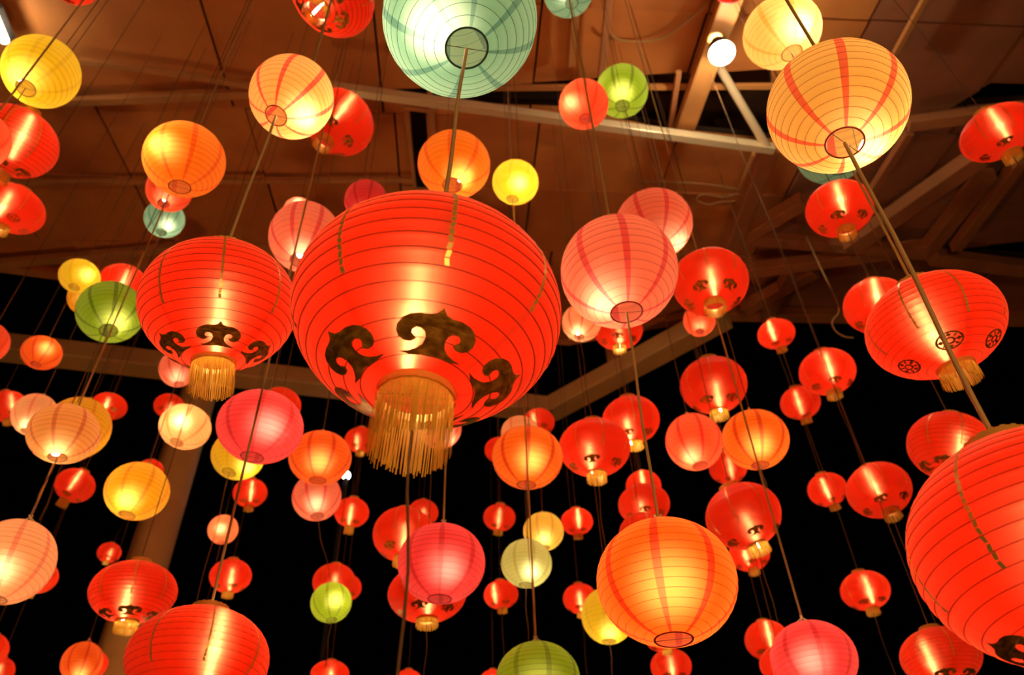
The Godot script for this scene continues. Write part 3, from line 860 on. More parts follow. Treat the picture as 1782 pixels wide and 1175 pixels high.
	silk_lantern("cloud", Vector3(2.132, 4.739, -3.405), 0.186, 0.160, Vector3(0.060, 0.966, 0.250), 28, 1, Vector3(-0.106, 0.188, 0.332), 0.75, 0.13, "red lantern behind the left side of the large right hand red lantern")
	silk_lantern("medallion", Vector3(1.310, 3.127, -1.834), 0.200, 0.150, Vector3(-0.108, 0.979, 0.175), 25, 2, Vector3(-0.077, -0.107, 0.008), 0.65, 0.13, "large red lantern with round medallions and fringe on the right")
	silk_lantern("cloud", Vector3(1.345, 4.849, -4.250), 0.220, 0.189, Vector3(-0.023, 0.968, 0.250), 12, 1, Vector3(0.062, -0.451, -0.001), 0.55, 0.13, "red lantern above a coral and an orange lantern, right of centre")
	paper_lantern("coral2", Vector3(1.026, 4.131, -3.815), 0.161, 0.165, Vector3(-0.037, 0.998, 0.056), 4, 1, Vector3(-0.213, -0.568, -0.046), 1.20, "coral striped lantern with a glowing bottom, beside an orange one")
	paper_lantern("orange2", Vector3(1.262, 3.936, -3.539), 0.173, 0.156, Vector3(0.038, 0.992, 0.122), 41, 1, Vector3(0.063, -0.292, 0.115), 1.00, "orange lantern touching the coral striped one")
	silk_lantern("cloud", Vector3(1.839, 5.380, -5.984), 0.160, 0.138, Vector3(-0.060, 0.928, 0.368), 33, 0, Vector3(0.064, -0.065, 0.217), 0.53, 0.13, "small red lantern hidden below the coral and orange pair")
	silk_lantern("cloud", Vector3(1.978, 3.604, -3.180), 0.184, 0.155, Vector3(0.332, 0.928, 0.170), 25, 2, Vector3(0.158, -0.243, 0.129), 0.71, 0.13, "red lantern behind the top left of the huge red one")
	silk_lantern("cloud", Vector3(0.771, 1.989, -1.080), 0.193, 0.166, Vector3(0.000, 1.000, 0.000), 17, 2, Vector3(0.065, -0.321, 0.002), 0.90, 0.20, "huge red lantern with a gold top ring cut by the right edge")
	silk_lantern("cloud", Vector3(-3.900, 5.436, -5.895), 0.164, 0.141, Vector3(0.335, 0.934, 0.128), 9, 1, Vector3(0.069, 0.259, 0.278), 0.51, 0.20, "small red lantern with a hanging tassel left of the amber one")
	paper_lantern("amber", Vector3(-2.070, 3.879, -3.679), 0.164, 0.152, Vector3(0.089, 0.996, 0.007), 1, 1, Vector3(-0.106, -0.463, 0.188), 1.30, "amber orange lantern in front of the column")
	silk_lantern("cloud", Vector3(-4.348, 6.994, -7.913), 0.143, 0.123, Vector3(0.000, 1.000, 0.000), 38, 0, Vector3(0.068, -0.251, -0.021), 0.58, 0.13, "sliver of red lantern behind the top of the amber orange lantern")
	paper_lantern("peachpale", Vector3(-2.071, 3.068, -2.951), 0.162, 0.170, Vector3(0.000, 1.000, 0.000), 30, 2, Vector3(-0.016, -0.330, 0.276), 1.05, "large pale peach ribbed lantern hung from string loops at the left edge")
	silk_lantern("cloud", Vector3(-4.134, 4.784, -6.273), 0.160, 0.137, Vector3(0.280, 0.918, 0.282), 22, 1, Vector3(0.160, -0.190, 0.072), 0.66, 0.13, "red lantern behind the large pale peach ribbed one")
	silk_lantern("cloud", Vector3(-6.083, 7.465, -10.685), 0.164, 0.141, Vector3(0.000, 1.000, 0.000), 14, 0, Vector3(0.081, -0.254, -0.005), 0.56, 0.13, "sliver of red lantern half hidden by the column")
	silk_lantern("cloud", Vector3(-1.816, 3.228, -3.531), 0.192, 0.137, Vector3(-0.033, 0.992, 0.122), 6, 2, Vector3(-0.086, -0.398, 0.068), 0.74, 0.13, "red lantern with fringe in front of the lower column")
	silk_lantern("cloud", Vector3(-0.940, 2.394, -2.298), 0.197, 0.141, Vector3(0.000, 1.000, 0.000), 10, 2, Vector3(0.220, 0.148, 0.118), 0.75, 0.13, "large red lantern, gold top ring, cut by the bottom edge")
	paper_lantern("orangered", Vector3(-3.044, 3.715, -5.472), 0.132, 0.132, Vector3(0.000, 1.000, 0.000), 35, 1, Vector3(0.098, -0.559, -0.042), 0.90, "dull orange lantern in front of the foot of the column")
	silk_lantern("cloud", Vector3(-3.628, 4.217, -6.687), 0.126, 0.109, Vector3(0.000, 1.000, 0.000), 27, 0, Vector3(0.093, -0.256, 0.021), 0.72, 0.13, "red lantern peeping behind the dull orange one at the bottom")
	silk_lantern("cloud", Vector3(-4.291, 4.181, -6.279), 0.150, 0.129, Vector3(0.000, 1.000, 0.000), 19, 1, Vector3(0.103, -0.245, 0.012), 0.62, 0.13, "upper of two red lanterns in the lower left corner")
	silk_lantern("cloud", Vector3(-5.038, 4.555, -7.636), 0.150, 0.129, Vector3(0.000, 1.000, 0.000), 11, 0, Vector3(0.106, -0.244, 0.018), 0.51, 0.13, "lower of two red lanterns in the lower left corner")
	paper_lantern("coralpale", Vector3(-2.666, 5.254, -6.410), 0.132, 0.131, Vector3(-0.074, 0.996, 0.041), 3, 0, Vector3(-0.042, -0.103, 0.361), 1.40, "small bright coral lantern left of centre above ropes")
	silk_lantern("cloud", Vector3(-2.639, 5.855, -6.793), 0.163, 0.141, Vector3(-0.032, 0.970, 0.241), 40, 0, Vector3(0.119, 0.036, 0.201), 0.59, 0.13, "small red lantern below the rose pink and yellow pair")
	paper_lantern("pink", Vector3(-1.386, 4.523, -4.829), 0.168, 0.165, Vector3(-0.157, 0.987, -0.023), 32, 1, Vector3(-0.029, -0.344, 0.035), 1.00, "pink lantern with a glowing bottom under the orange striped one")
	silk_lantern("cloud", Vector3(-1.665, 5.680, -6.952), 0.169, 0.145, Vector3(0.103, 0.968, 0.227), 24, 0, Vector3(-0.009, -0.215, 0.142), 0.67, 0.20, "small red lantern right of the pink one with a glowing bottom")
	silk_lantern("cloud", Vector3(-2.463, 4.727, -6.304), 0.171, 0.137, Vector3(0.000, 0.985, 0.174), 16, 1, Vector3(0.063, -0.242, 0.061), 0.70, 0.13, "red lantern above the large one at the bottom left")
	silk_lantern("cloud", Vector3(-1.414, 4.313, -5.634), 0.157, 0.131, Vector3(0.000, 1.000, 0.000), 8, 1, Vector3(0.046, -0.252, 0.025), 0.60, 0.13, "dull red lantern behind a small lime green one")
	paper_lantern("lime", Vector3(-1.185, 3.761, -4.788), 0.127, 0.122, Vector3(-0.154, 0.987, -0.036), 0, 1, Vector3(0.259, -0.014, 0.207), 1.00, "small lime green lantern below centre left")
	silk_lantern("cloud", Vector3(-1.909, 5.523, -8.189), 0.160, 0.138, Vector3(0.000, 1.000, 0.000), 37, 0, Vector3(0.044, -0.267, 0.021), 0.55, 0.13, "red lantern hidden behind the right side of the lime green one")
	silk_lantern("cloud", Vector3(-1.803, 4.347, -7.480), 0.174, 0.115, Vector3(0.000, 1.000, 0.000), 29, 1, Vector3(0.043, -0.248, 0.032), 0.73, 0.13, "red dome at the bottom edge below the lime green lantern")
	silk_lantern("cloud", Vector3(-0.803, 4.252, -4.951), 0.209, 0.180, Vector3(0.000, 1.000, 0.000), 21, 1, Vector3(0.031, -0.256, 0.016), 0.62, 0.13, "red lantern behind the left side of the central rose lantern")
	silk_lantern("cloud", Vector3(-1.138, 6.480, -8.331), 0.180, 0.155, Vector3(0.000, 1.000, 0.000), 13, 0, Vector3(0.028, -0.265, 0.003), 0.52, 0.13, "small red lantern behind two larger ones and the thick rope")
	paper_lantern("rose", Vector3(-0.332, 3.043, -3.052), 0.179, 0.158, Vector3(0.025, 0.999, 0.042), 5, 2, Vector3(0.148, -0.221, 0.124), 1.00, "rose pink ribbed lantern behind the thick rope at the bottom centre")
	silk_lantern("cloud", Vector3(-0.502, 3.411, -4.044), 0.207, 0.137, Vector3(-0.031, 0.999, 0.036), 42, 1, Vector3(0.020, -0.243, 0.026), 0.60, 0.10, "red fringed lantern under the rose pink ribbed lantern")
	silk_lantern("cloud", Vector3(-0.236, 6.060, -7.809), 0.176, 0.145, Vector3(0.120, 0.949, 0.290), 34, 0, Vector3(-0.014, -0.140, 0.169), 0.50, 0.13, "upper small red lantern left of the pale green one")
	paper_lantern("peachyellow", Vector3(0.176, 4.508, -5.369), 0.150, 0.139, Vector3(0.000, 1.000, 0.000), 26, 1, Vector3(0.009, -0.420, 0.010), 1.00, "peach yellow lantern behind the pale green one")
	paper_lantern("pale", Vector3(0.021, 3.750, -4.404), 0.150, 0.139, Vector3(0.067, 0.997, 0.040), 18, 1, Vector3(0.215, -0.430, 0.132), 1.00, "pale green lantern in the lower middle")
	silk_lantern("cloud", Vector3(0.608, 5.847, -7.586), 0.170, 0.140, Vector3(-0.019, 0.959, 0.282), 10, 0, Vector3(0.071, 0.175, 0.261), 0.76, 0.13, "small red lantern with a streak right of the peach yellow one")
	silk_lantern("cloud", Vector3(-0.203, 5.052, -7.532), 0.170, 0.136, Vector3(-0.060, 0.990, 0.131), 2, 0, Vector3(-0.328, -0.004, 0.204), 0.66, 0.13, "lower small red lantern left of the pale green one")
	silk_lantern("cloud", Vector3(0.588, 5.112, -7.842), 0.171, 0.147, Vector3(-0.043, 0.991, 0.127), 39, 0, Vector3(-0.009, -0.247, 0.076), 0.70, 0.13, "small red lantern peeping out left of the yellow one")
	paper_lantern("yellow", Vector3(0.500, 3.525, -4.715), 0.159, 0.165, Vector3(0.065, 0.998, -0.013), 31, 1, Vector3(0.056, -0.665, 0.016), 1.00, "yellow lantern half hidden behind the big orange ribbed lantern")
	paper_lantern("orange3", Vector3(0.361, 2.383, -1.930), 0.176, 0.155, Vector3(0.040, 0.999, 0.004), -15, 2, Vector3(0.027, -0.104, 0.086), 0.95, "big orange ribbed paper lantern in the lower right middle")
	paper_lantern("lime2", Vector3(0.048, 2.674, -3.328), 0.170, 0.144, Vector3(0.000, 1.000, 0.000), 15, 2, Vector3(0.044, -0.272, 0.013), 0.60, "green ribbed lantern cut by the bottom edge in the middle")
	silk_lantern("cloud", Vector3(1.196, 5.642, -6.601), 0.168, 0.143, Vector3(0.000, 1.000, 0.000), 7, 0, Vector3(-0.073, 0.179, 0.358), 0.71, 0.13, "topmost of three stacked red lanterns above the big orange ribbed one")
	silk_lantern("cloud", Vector3(0.919, 4.587, -5.175), 0.188, 0.137, Vector3(0.000, 1.000, 0.000), 44, 1, Vector3(-0.094, -0.320, -0.027), 0.61, 0.13, "middle of three stacked red lanterns above the big orange ribbed one")
	silk_lantern("cloud", Vector3(0.798, 4.129, -4.719), 0.149, 0.115, Vector3(0.000, 1.000, 0.000), 36, 1, Vector3(-0.005, -0.255, 0.011), 0.51, 0.13, "lowest of three stacked red lanterns, mostly behind the big orange ribbed one")
	silk_lantern("cloud", Vector3(1.036, 3.928, -5.877), 0.132, 0.087, Vector3(-0.094, 0.995, -0.036), 28, 0, Vector3(-0.021, -0.246, 0.025), 0.69, 0.13, "sliver of red lantern with a tassel under the big orange ribbed one")
	silk_lantern("cloud", Vector3(1.266, 4.128, -7.099), 0.177, 0.138, Vector3(0.000, 1.000, 0.000), 20, 1, Vector3(-0.007, -0.179, 0.136), 0.59, 0.13, "red lantern at the bottom edge below the big orange ribbed one")
	silk_lantern("cloud", Vector3(-0.374, 4.872, -9.297), 0.156, 0.128, Vector3(0.000, 1.000, 0.000), 12, 0, Vector3(0.019, -0.250, 0.060), 0.77, 0.13, "tip of a red lantern left of the green ribbed one")
	silk_lantern("cloud", Vector3(-1.286, 4.768, -8.930), 0.155, 0.129, Vector3(0.000, 1.000, 0.000), 4, 0, Vector3(0.037, -0.249, 0.057), 0.66, 0.13, "tip of a red lantern at the bottom edge beside the thick rope")
	silk_lantern("cloud", Vector3(1.281, 3.723, -3.978), 0.207, 0.175, Vector3(-0.242, 0.964, 0.113), 41, 1, Vector3(0.070, -0.480, -0.082), 0.56, 0.13, "red lantern, yellow lit fringe, right of the big orange ribbed one")
	silk_lantern("cloud", Vector3(1.991, 4.816, -6.457), 0.174, 0.144, Vector3(-0.040, 0.997, 0.061), 33, 1, Vector3(-0.210, -0.086, 0.120), 0.74, 0.13, "smaller red lantern tucked under the red one with a yellow lit fringe")
	silk_lantern("cloud", Vector3(2.792, 5.314, -6.295), 0.171, 0.147, Vector3(-0.190, 0.949, 0.251), 25, 1, Vector3(-0.137, -0.061, 0.144), 0.64, 0.13, "small red lantern left of a larger one in the lower right")
	silk_lantern("cloud", Vector3(2.285, 4.142, -4.407), 0.197, 0.160, Vector3(-0.098, 0.993, -0.067), 17, 1, Vector3(-0.179, 0.058, 0.218), 0.54, 0.13, "red lantern with a diagonal streak in the lower right")
	silk_lantern("cloud", Vector3(2.583, 4.137, -5.793), 0.178, 0.138, Vector3(-0.065, 0.995, 0.082), 9, 1, Vector3(0.034, -0.109, 0.204), 0.72, 0.13, "red lantern alone against the night in the lower right")
	silk_lantern("cloud", Vector3(1.887, 3.965, -6.235), 0.169, 0.146, Vector3(0.000, 1.000, 0.000), 1, 1, Vector3(0.031, 0.156, 0.304), 0.62, 0.13, "red lantern behind the rose lantern at the bottom right")
	paper_lantern("rose", Vector3(1.172, 2.705, -3.315), 0.170, 0.146, Vector3(0.000, 1.000, 0.000), 38, 2, Vector3(-0.110, -0.118, 0.173), 1.00, "rose pink lantern hung by a string loop at the bottom right")
	silk_lantern("cloud", Vector3(1.636, 3.434, -5.204), 0.144, 0.106, Vector3(0.000, 1.000, 0.000), 30, 1, Vector3(-0.030, -0.251, 0.047), 0.70, 0.13, "dull red lantern hidden beside the rose one at bottom right")
	silk_lantern("cloud", Vector3(2.078, 2.997, -4.089), 0.191, 0.132, Vector3(0.000, 1.000, 0.000), 22, 2, Vector3(-0.271, -0.152, 0.024), 0.60, 0.13, "red lantern at the bottom edge behind the huge right hand one")
	# ---- their ropes
	rope(Vector3(-2.117, 5.316, -1.825), Vector3(-2.117, 8.892, -1.825), 0.0021, 0.010, "rope above the tilted yellow paper lantern in the upper left corner", "ropes above lanterns")
	rope(Vector3(-2.379, 5.258, -2.101), Vector3(-2.379, 8.961, -2.101), 0.0021, 0.003, "rope above the red lantern with a bright streak just below the tilted yellow lantern", "ropes above lanterns")
	rope(Vector3(-1.996, 4.438, -1.655), Vector3(-1.996, 8.851, -1.655), 0.0045, 0.010, "rope above the sliver of coral lantern at the left edge, overlapping a red one", "ropes above lanterns")
	rope(Vector3(-2.557, 5.152, -2.502), Vector3(-2.557, 9.057, -2.502), 0.0021, 0.010, "rope above the red lantern with round gold medallions at the left edge", "ropes above lanterns")
	rope(Vector3(-1.378, 4.743, -1.910), Vector3(-1.378, 8.897, -1.910), 0.0021, 0.003, "rope above the large orange paper lantern, lit left side, above a small coral one", "ropes above lanterns")
	rope(Vector3(-2.322, 6.392, -3.282), Vector3(-2.322, 9.232, -3.282), 0.0021, 0.010, "rope above the small coral lantern half hidden under the large orange paper lantern", "ropes above lanterns")
	rope(Vector3(-2.544, 6.562, -3.650), Vector3(-2.544, 9.321, -3.650), 0.0021, 0.010, "rope above the small teal lantern directly below the small coral one", "ropes above lanterns")
	rope(Vector3(-0.709, 4.373, -1.491), Vector3(-0.709, 8.787, -1.491), 0.0045, 0.003, "rope above the salmon pink striped lantern with a white hot spot, upper left of centre", "ropes above lanterns")
	rope(Vector3(-1.075, 6.788, -3.031), Vector3(-1.075, 9.149, -3.031), 0.0021, 0.010, "rope above the red lantern tucked behind the salmon pink striped lantern", "ropes above lanterns")
	rope(Vector3(-1.008, 4.953, -2.545), Vector3(-1.008, 9.035, -2.545), 0.0021, 0.010, "rope above the salmon pink lantern hidden between the two largest red lanterns", "ropes above lanterns")
	rope(Vector3(-1.612, 6.732, -3.829), Vector3(-1.612, 9.343, -3.829), 0.0021, 0.010, "rope above the bright pink lantern peeping over the top of a salmon pink one", "ropes above lanterns")
	rope(Vector3(-0.770, 5.339, -2.688), Vector3(-0.770, 9.064, -2.688), 0.0021, 0.010, "rope above the plain rose red lantern peeping over the biggest red lantern's left shoulder", "ropes above lanterns")
	rope(Vector3(-0.124, 3.846, -0.968), Vector3(-0.124, 8.655, -0.968), 0.0045, 0.003, "rope above the big teal paper lantern at the top centre, its bottom hole in view", "ropes above lanterns")
	rope(Vector3(-0.244, 5.159, -2.303), Vector3(-0.244, 8.965, -2.303), 0.0021, 0.010, "rope above the orange lantern just above the biggest red lantern", "ropes above lanterns")
	rope(Vector3(0.094, 6.098, -3.094), Vector3(0.094, 9.140, -3.094), 0.0021, 0.010, "rope above the round yellow lantern with a glowing white middle right of an orange one", "ropes above lanterns")
	rope(Vector3(0.562, 6.752, -2.934), Vector3(0.562, 9.093, -2.934), 0.0021, 0.010, "rope above the coral red paper lantern overlapping a green one below the roof opening", "ropes above lanterns")
	rope(Vector3(0.920, 7.292, -3.145), Vector3(0.920, 9.135, -3.145), 0.0021, 0.010, "rope above the green paper lantern with a dark hole, behind a coral red one", "ropes above lanterns")
	rope(Vector3(0.710, 4.845, -2.497), Vector3(0.710, 8.990, -2.497), 0.0021, 0.010, "rope above the pink striped lantern behind the larger pink lantern right of centre", "ropes above lanterns")
	rope(Vector3(1.178, 4.994, -1.596), Vector3(1.178, 8.773, -1.596), 0.0021, 0.010, "rope above the cream paper lantern with a big white glow at the top right", "ropes above lanterns")
	rope(Vector3(0.831, 3.476, -1.046), Vector3(0.831, 8.654, -1.046), 0.0045, 0.003, "rope above the large peach lantern with red stripes and an oval bottom hole, upper right", "ropes above lanterns")
	rope(Vector3(1.810, 5.541, -2.590), Vector3(1.810, 8.989, -2.590), 0.0021, 0.010, "rope above the dark teal lantern mostly hidden behind the large red striped peach lantern", "ropes above lanterns")
	rope(Vector3(1.600, 4.772, -2.416), Vector3(1.600, 8.953, -2.416), 0.0021, 0.010, "rope above the tilted red lantern directly below the large red striped peach lantern", "ropes above lanterns")
	rope(Vector3(2.525, 5.273, -2.346), Vector3(2.525, 8.919, -2.346), 0.0021, 0.010, "rope above the tilted red lantern with a diagonal streak near the right edge", "ropes above lanterns")
	rope(Vector3(-2.829, 5.732, -3.507), Vector3(-2.829, 9.293, -3.507), 0.0021, 0.010, "rope above the yellow lantern topmost of the cluster at the end of the roof, left", "ropes above lanterns")
	rope(Vector3(-2.948, 5.875, -3.809), Vector3(-2.948, 9.365, -3.809), 0.0021, 0.010, "rope above the amber yellow lantern hidden behind a green one", "ropes above lanterns")
	rope(Vector3(-2.280, 5.026, -3.115), Vector3(-2.328, 6.076, -3.296), 0.0021, 0.010, "rope above the olive green lantern with a glowing bottom hole at centre left", "ropes above lanterns")
	rope(Vector3(-3.137, 6.624, -4.382), Vector3(-3.137, 9.501, -4.382), 0.0021, 0.010, "rope above the red lantern peeping above the olive green lantern", "ropes above lanterns")
	rope(Vector3(-0.774, 3.290, -1.418), Vector3(-0.773, 4.054, -1.461), 0.0045, 0.003, "rope above the large red lantern with fringe and foil clouds left of the biggest", "ropes above lanterns")
	rope(Vector3(-3.099, 5.372, -3.844), Vector3(-3.099, 9.376, -3.844), 0.0021, 0.010, "rope above the flattened orange lantern in front of the beam at the left", "ropes above lanterns")
	rope(Vector3(-3.344, 5.345, -3.661), Vector3(-3.344, 9.339, -3.661), 0.0021, 0.010, "rope above the coral red lantern cut off by the left edge, level with the beam", "ropes above lanterns")
	rope(Vector3(-2.676, 5.993, -4.669), Vector3(-2.676, 9.558, -4.669), 0.0021, 0.010, "rope above the pink lantern with a glowing bottom, hidden beneath the second largest red lantern", "ropes above lanterns")
	rope(Vector3(-3.990, 5.712, -4.774), Vector3(-3.990, 9.608, -4.774), 0.0021, 0.010, "rope above the red lantern behind peach ones at the left edge", "ropes above lanterns")
	rope(Vector3(-3.182, 5.143, -4.149), Vector3(-3.182, 9.448, -4.149), 0.0021, 0.010, "rope above the pale peach lantern left of a stacked peach and yellow pair", "ropes above lanterns")
	rope(Vector3(-1.982, 3.902, -2.778), Vector3(-1.982, 9.109, -2.778), 0.0021, 0.010, "rope above the dull peach lantern in front of a yellow one, left", "ropes above lanterns")
	rope(Vector3(-2.409, 4.549, -3.505), Vector3(-2.409, 9.285, -3.505), 0.0021, 0.010, "rope above the yellow lantern hidden behind the dull peach lantern", "ropes above lanterns")
	rope(Vector3(-3.728, 6.419, -5.725), Vector3(-3.728, 9.822, -5.725), 0.0021, 0.010, "rope above the small red lantern right of the stacked peach and yellow pair", "ropes above lanterns")
	rope(Vector3(-3.786, 7.317, -6.835), Vector3(-3.786, 10.078, -6.835), 0.0021, 0.010, "rope above the small red lantern behind the white glowing lantern by the column top", "ropes above lanterns")
	rope(Vector3(-1.977, 4.749, -3.875), Vector3(-1.977, 9.361, -3.875), 0.0021, 0.010, "rope above the white glowing peach lantern in front of the top of the column", "ropes above lanterns")
	rope(Vector3(-1.079, 3.892, -2.725), Vector3(-1.008, 4.557, -2.545), 0.0021, 0.003, "rope above the rose pink lantern right of the column with ribs showing", "ropes above lanterns")
	rope(Vector3(-1.516, 4.993, -4.050), Vector3(-1.516, 9.392, -4.050), 0.0021, 0.010, "rope above the dull red lantern peeping out behind the rose pink lantern's top", "ropes above lanterns")
	rope(Vector3(-1.725, 4.747, -4.174), Vector3(-1.725, 9.425, -4.174), 0.0021, 0.010, "rope above the yellow lantern below and behind the rose pink one", "ropes above lanterns")
	rope(Vector3(-1.059, 4.289, -3.552), Vector3(-1.059, 9.268, -3.552), 0.0021, 0.010, "rope above the orange lantern with dark stripes left of the biggest fringe", "ropes above lanterns")
	rope(Vector3(-0.129, 2.718, -0.944), Vector3(-0.083, 3.484, -0.958), 0.0045, 0.003, "rope above the biggest red silk lantern in the centre with long gold fringe", "ropes above lanterns")
	rope(Vector3(0.384, 3.946, -1.911), Vector3(0.384, 8.862, -1.911), 0.0045, 0.003, "rope above the large pink striped lantern right of the biggest red lantern", "ropes above lanterns")
	rope(Vector3(1.099, 4.954, -3.018), Vector3(1.099, 9.102, -3.018), 0.0021, 0.010, "rope above the red lantern with a yellow lit fringe right of the large pink one", "ropes above lanterns")
	rope(Vector3(0.483, 5.359, -3.730), Vector3(0.483, 9.278, -3.730), 0.0021, 0.010, "rope above the pale pink lantern just below the large pink striped lantern", "ropes above lanterns")
	rope(Vector3(0.799, 5.861, -4.327), Vector3(0.799, 9.409, -4.327), 0.0021, 0.010, "rope above the red lantern below the large pink one, tassel over the slanted beam", "ropes above lanterns")
	rope(Vector3(-1.596, 6.659, -6.682), Vector3(-1.596, 9.999, -6.682), 0.0021, 0.010, "rope above the small red lantern left of the biggest fringe", "ropes above lanterns")
	rope(Vector3(0.731, 4.859, -4.098), Vector3(0.731, 9.358, -4.098), 0.0021, 0.010, "rope above the red lantern half hidden behind the plain red one below the slanted beam", "ropes above lanterns")
	rope(Vector3(0.024, 4.503, -3.781), Vector3(0.024, 9.299, -3.781), 0.0021, 0.010, "rope above the pale peach dome behind the top of an orange lantern", "ropes above lanterns")
	rope(Vector3(0.258, 7.091, -7.069), Vector3(0.258, 10.051, -7.069), 0.0021, 0.010, "rope above the small red lantern below the corner of the beams", "ropes above lanterns")
	rope(Vector3(0.073, 4.277, -3.558), Vector3(0.073, 9.247, -3.558), 0.0021, 0.010, "rope above the orange ribbed lantern with an open glowing bottom right of the biggest fringe", "ropes above lanterns")
	rope(Vector3(0.464, 4.516, -3.889), Vector3(0.429, 5.106, -3.752), 0.0021, 0.010, "rope above the red lantern directly right of the orange ribbed lantern", "ropes above lanterns")
	rope(Vector3(-0.181, 6.483, -6.730), Vector3(-0.181, 9.981, -6.730), 0.0021, 0.010, "rope above the dull red lantern hidden behind the left side of the orange ribbed lantern", "ropes above lanterns")
	rope(Vector3(-0.522, 5.116, -4.440), Vector3(-0.522, 9.462, -4.440), 0.0021, 0.010, "rope above the pink lantern hidden behind the fringe of the biggest red lantern", "ropes above lanterns")
	rope(Vector3(1.537, 6.231, -4.692), Vector3(1.537, 9.478, -4.692), 0.0021, 0.010, "rope above the small coral lantern below the red one with the yellow lit fringe", "ropes above lanterns")
	rope(Vector3(2.469, 6.873, -5.529), Vector3(2.469, 9.652, -5.529), 0.0021, 0.010, "rope above the small red lantern with a streak just below the roof edge", "ropes above lanterns")
	rope(Vector3(2.367, 5.669, -4.651), Vector3(2.367, 9.452, -4.651), 0.0021, 0.010, "rope above the plain red lantern right of centre in front of a smaller red one", "ropes above lanterns")
	rope(Vector3(2.640, 6.359, -5.909), Vector3(2.640, 9.736, -5.909), 0.0021, 0.010, "rope above the smaller red lantern behind and below the plain red one", "ropes above lanterns")
	rope(Vector3(2.150, 5.043, -3.326), Vector3(2.150, 9.152, -3.326), 0.0021, 0.010, "rope above the red lantern behind the left side of the large right hand red lantern", "ropes above lanterns")
	rope(Vector3(1.278, 3.417, -1.782), Vector3(1.208, 4.707, -1.657), 0.0045, 0.003, "rope above the large red lantern with round medallions and fringe on the right", "ropes above lanterns")
	rope(Vector3(1.337, 5.209, -4.157), Vector3(1.337, 9.359, -4.157), 0.0021, 0.010, "rope above the red lantern above a coral and an orange lantern, right of centre", "ropes above lanterns")
	rope(Vector3(1.012, 4.493, -3.795), Vector3(1.012, 9.282, -3.795), 0.0021, 0.010, "rope above the coral striped lantern with a glowing bottom, beside an orange one", "ropes above lanterns")
	rope(Vector3(1.276, 4.277, -3.497), Vector3(1.276, 9.209, -3.497), 0.0021, 0.010, "rope above the orange lantern touching the coral striped one", "ropes above lanterns")
	rope(Vector3(1.823, 5.631, -5.884), Vector3(1.823, 9.747, -5.884), 0.0021, 0.010, "rope above the small red lantern hidden below the coral and orange pair", "ropes above lanterns")
	rope(Vector3(2.079, 3.886, -3.129), Vector3(2.079, 9.108, -3.129), 0.0021, 0.003, "rope above the red lantern behind the top left of the huge red one", "ropes above lanterns")
	rope(Vector3(0.771, 2.315, -1.080), Vector3(0.782, 3.167, -1.062), 0.0045, 0.003, "rope above the huge red lantern with a gold top ring cut by the right edge", "ropes above lanterns")
	rope(Vector3(-3.807, 5.695, -5.859), Vector3(-3.728, 6.216, -5.725), 0.0021, 0.010, "rope above the small red lantern with a hanging tassel left of the amber one", "ropes above lanterns")
	rope(Vector3(-2.040, 4.212, -3.677), Vector3(-2.040, 9.317, -3.677), 0.0021, 0.010, "rope above the amber orange lantern in front of the column", "ropes above lanterns")
	rope(Vector3(-4.348, 7.236, -7.913), Vector3(-4.348, 10.337, -7.913), 0.0021, 0.010, "rope above the sliver of red lantern behind the top of the amber orange lantern", "ropes above lanterns")
	rope(Vector3(-2.071, 3.442, -2.951), Vector3(-2.071, 9.150, -2.951), 0.0045, 0.003, "rope above the large pale peach ribbed lantern hung from string loops at the left edge", "ropes above lanterns")
	rope(Vector3(-4.059, 5.032, -6.197), Vector3(-4.059, 9.937, -6.197), 0.0021, 0.010, "rope above the red lantern behind the large pale peach ribbed one", "ropes above lanterns")
	rope(Vector3(-6.083, 7.741, -10.685), Vector3(-4.700, 9.600, -9.158), 0.0021, 0.010, "rope above the sliver of red lantern half hidden by the column", "ropes above lanterns")
	rope(Vector3(-1.825, 3.495, -3.498), Vector3(-1.825, 9.271, -3.498), 0.0021, 0.003, "rope above the red lantern with fringe in front of the lower column", "ropes above lanterns")
	rope(Vector3(-0.940, 2.671, -2.298), Vector3(-0.940, 8.977, -2.298), 0.0045, 0.003, "rope above the large red lantern, gold top ring, cut by the bottom edge", "ropes above lanterns")
	rope(Vector3(-3.044, 4.004, -5.472), Vector3(-3.044, 9.750, -5.472), 0.0021, 0.010, "rope above the dull orange lantern in front of the foot of the column", "ropes above lanterns")
	rope(Vector3(-3.628, 4.431, -6.687), Vector3(-3.628, 10.041, -6.687), 0.0021, 0.010, "rope above the red lantern peeping behind the dull orange one at the bottom", "ropes above lanterns")
	rope(Vector3(-4.291, 4.435, -6.279), Vector3(-4.291, 9.960, -6.279), 0.0021, 0.010, "rope above the upper of two red lanterns in the lower left corner", "ropes above lanterns")
	rope(Vector3(-5.038, 4.809, -7.636), Vector3(-5.038, 10.288, -7.636), 0.0021, 0.010, "rope above the lower of two red lanterns in the lower left corner", "ropes above lanterns")
	rope(Vector3(-2.685, 5.510, -6.400), Vector3(-2.685, 9.956, -6.400), 0.0021, 0.010, "rope above the small bright coral lantern left of centre above ropes", "ropes above lanterns")
	rope(Vector3(-2.648, 6.123, -6.726), Vector3(-2.648, 10.030, -6.726), 0.0021, 0.010, "rope above the small red lantern below the rose pink and yellow pair", "ropes above lanterns")
	rope(Vector3(-1.443, 4.881, -4.838), Vector3(-1.443, 9.572, -4.838), 0.0021, 0.010, "rope above the pink lantern with a glowing bottom under the orange striped one", "ropes above lanterns")
	rope(Vector3(-1.635, 5.957, -6.887), Vector3(-1.593, 6.417, -6.728), 0.0021, 0.010, "rope above the small red lantern right of the pink one with a glowing bottom", "ropes above lanterns")
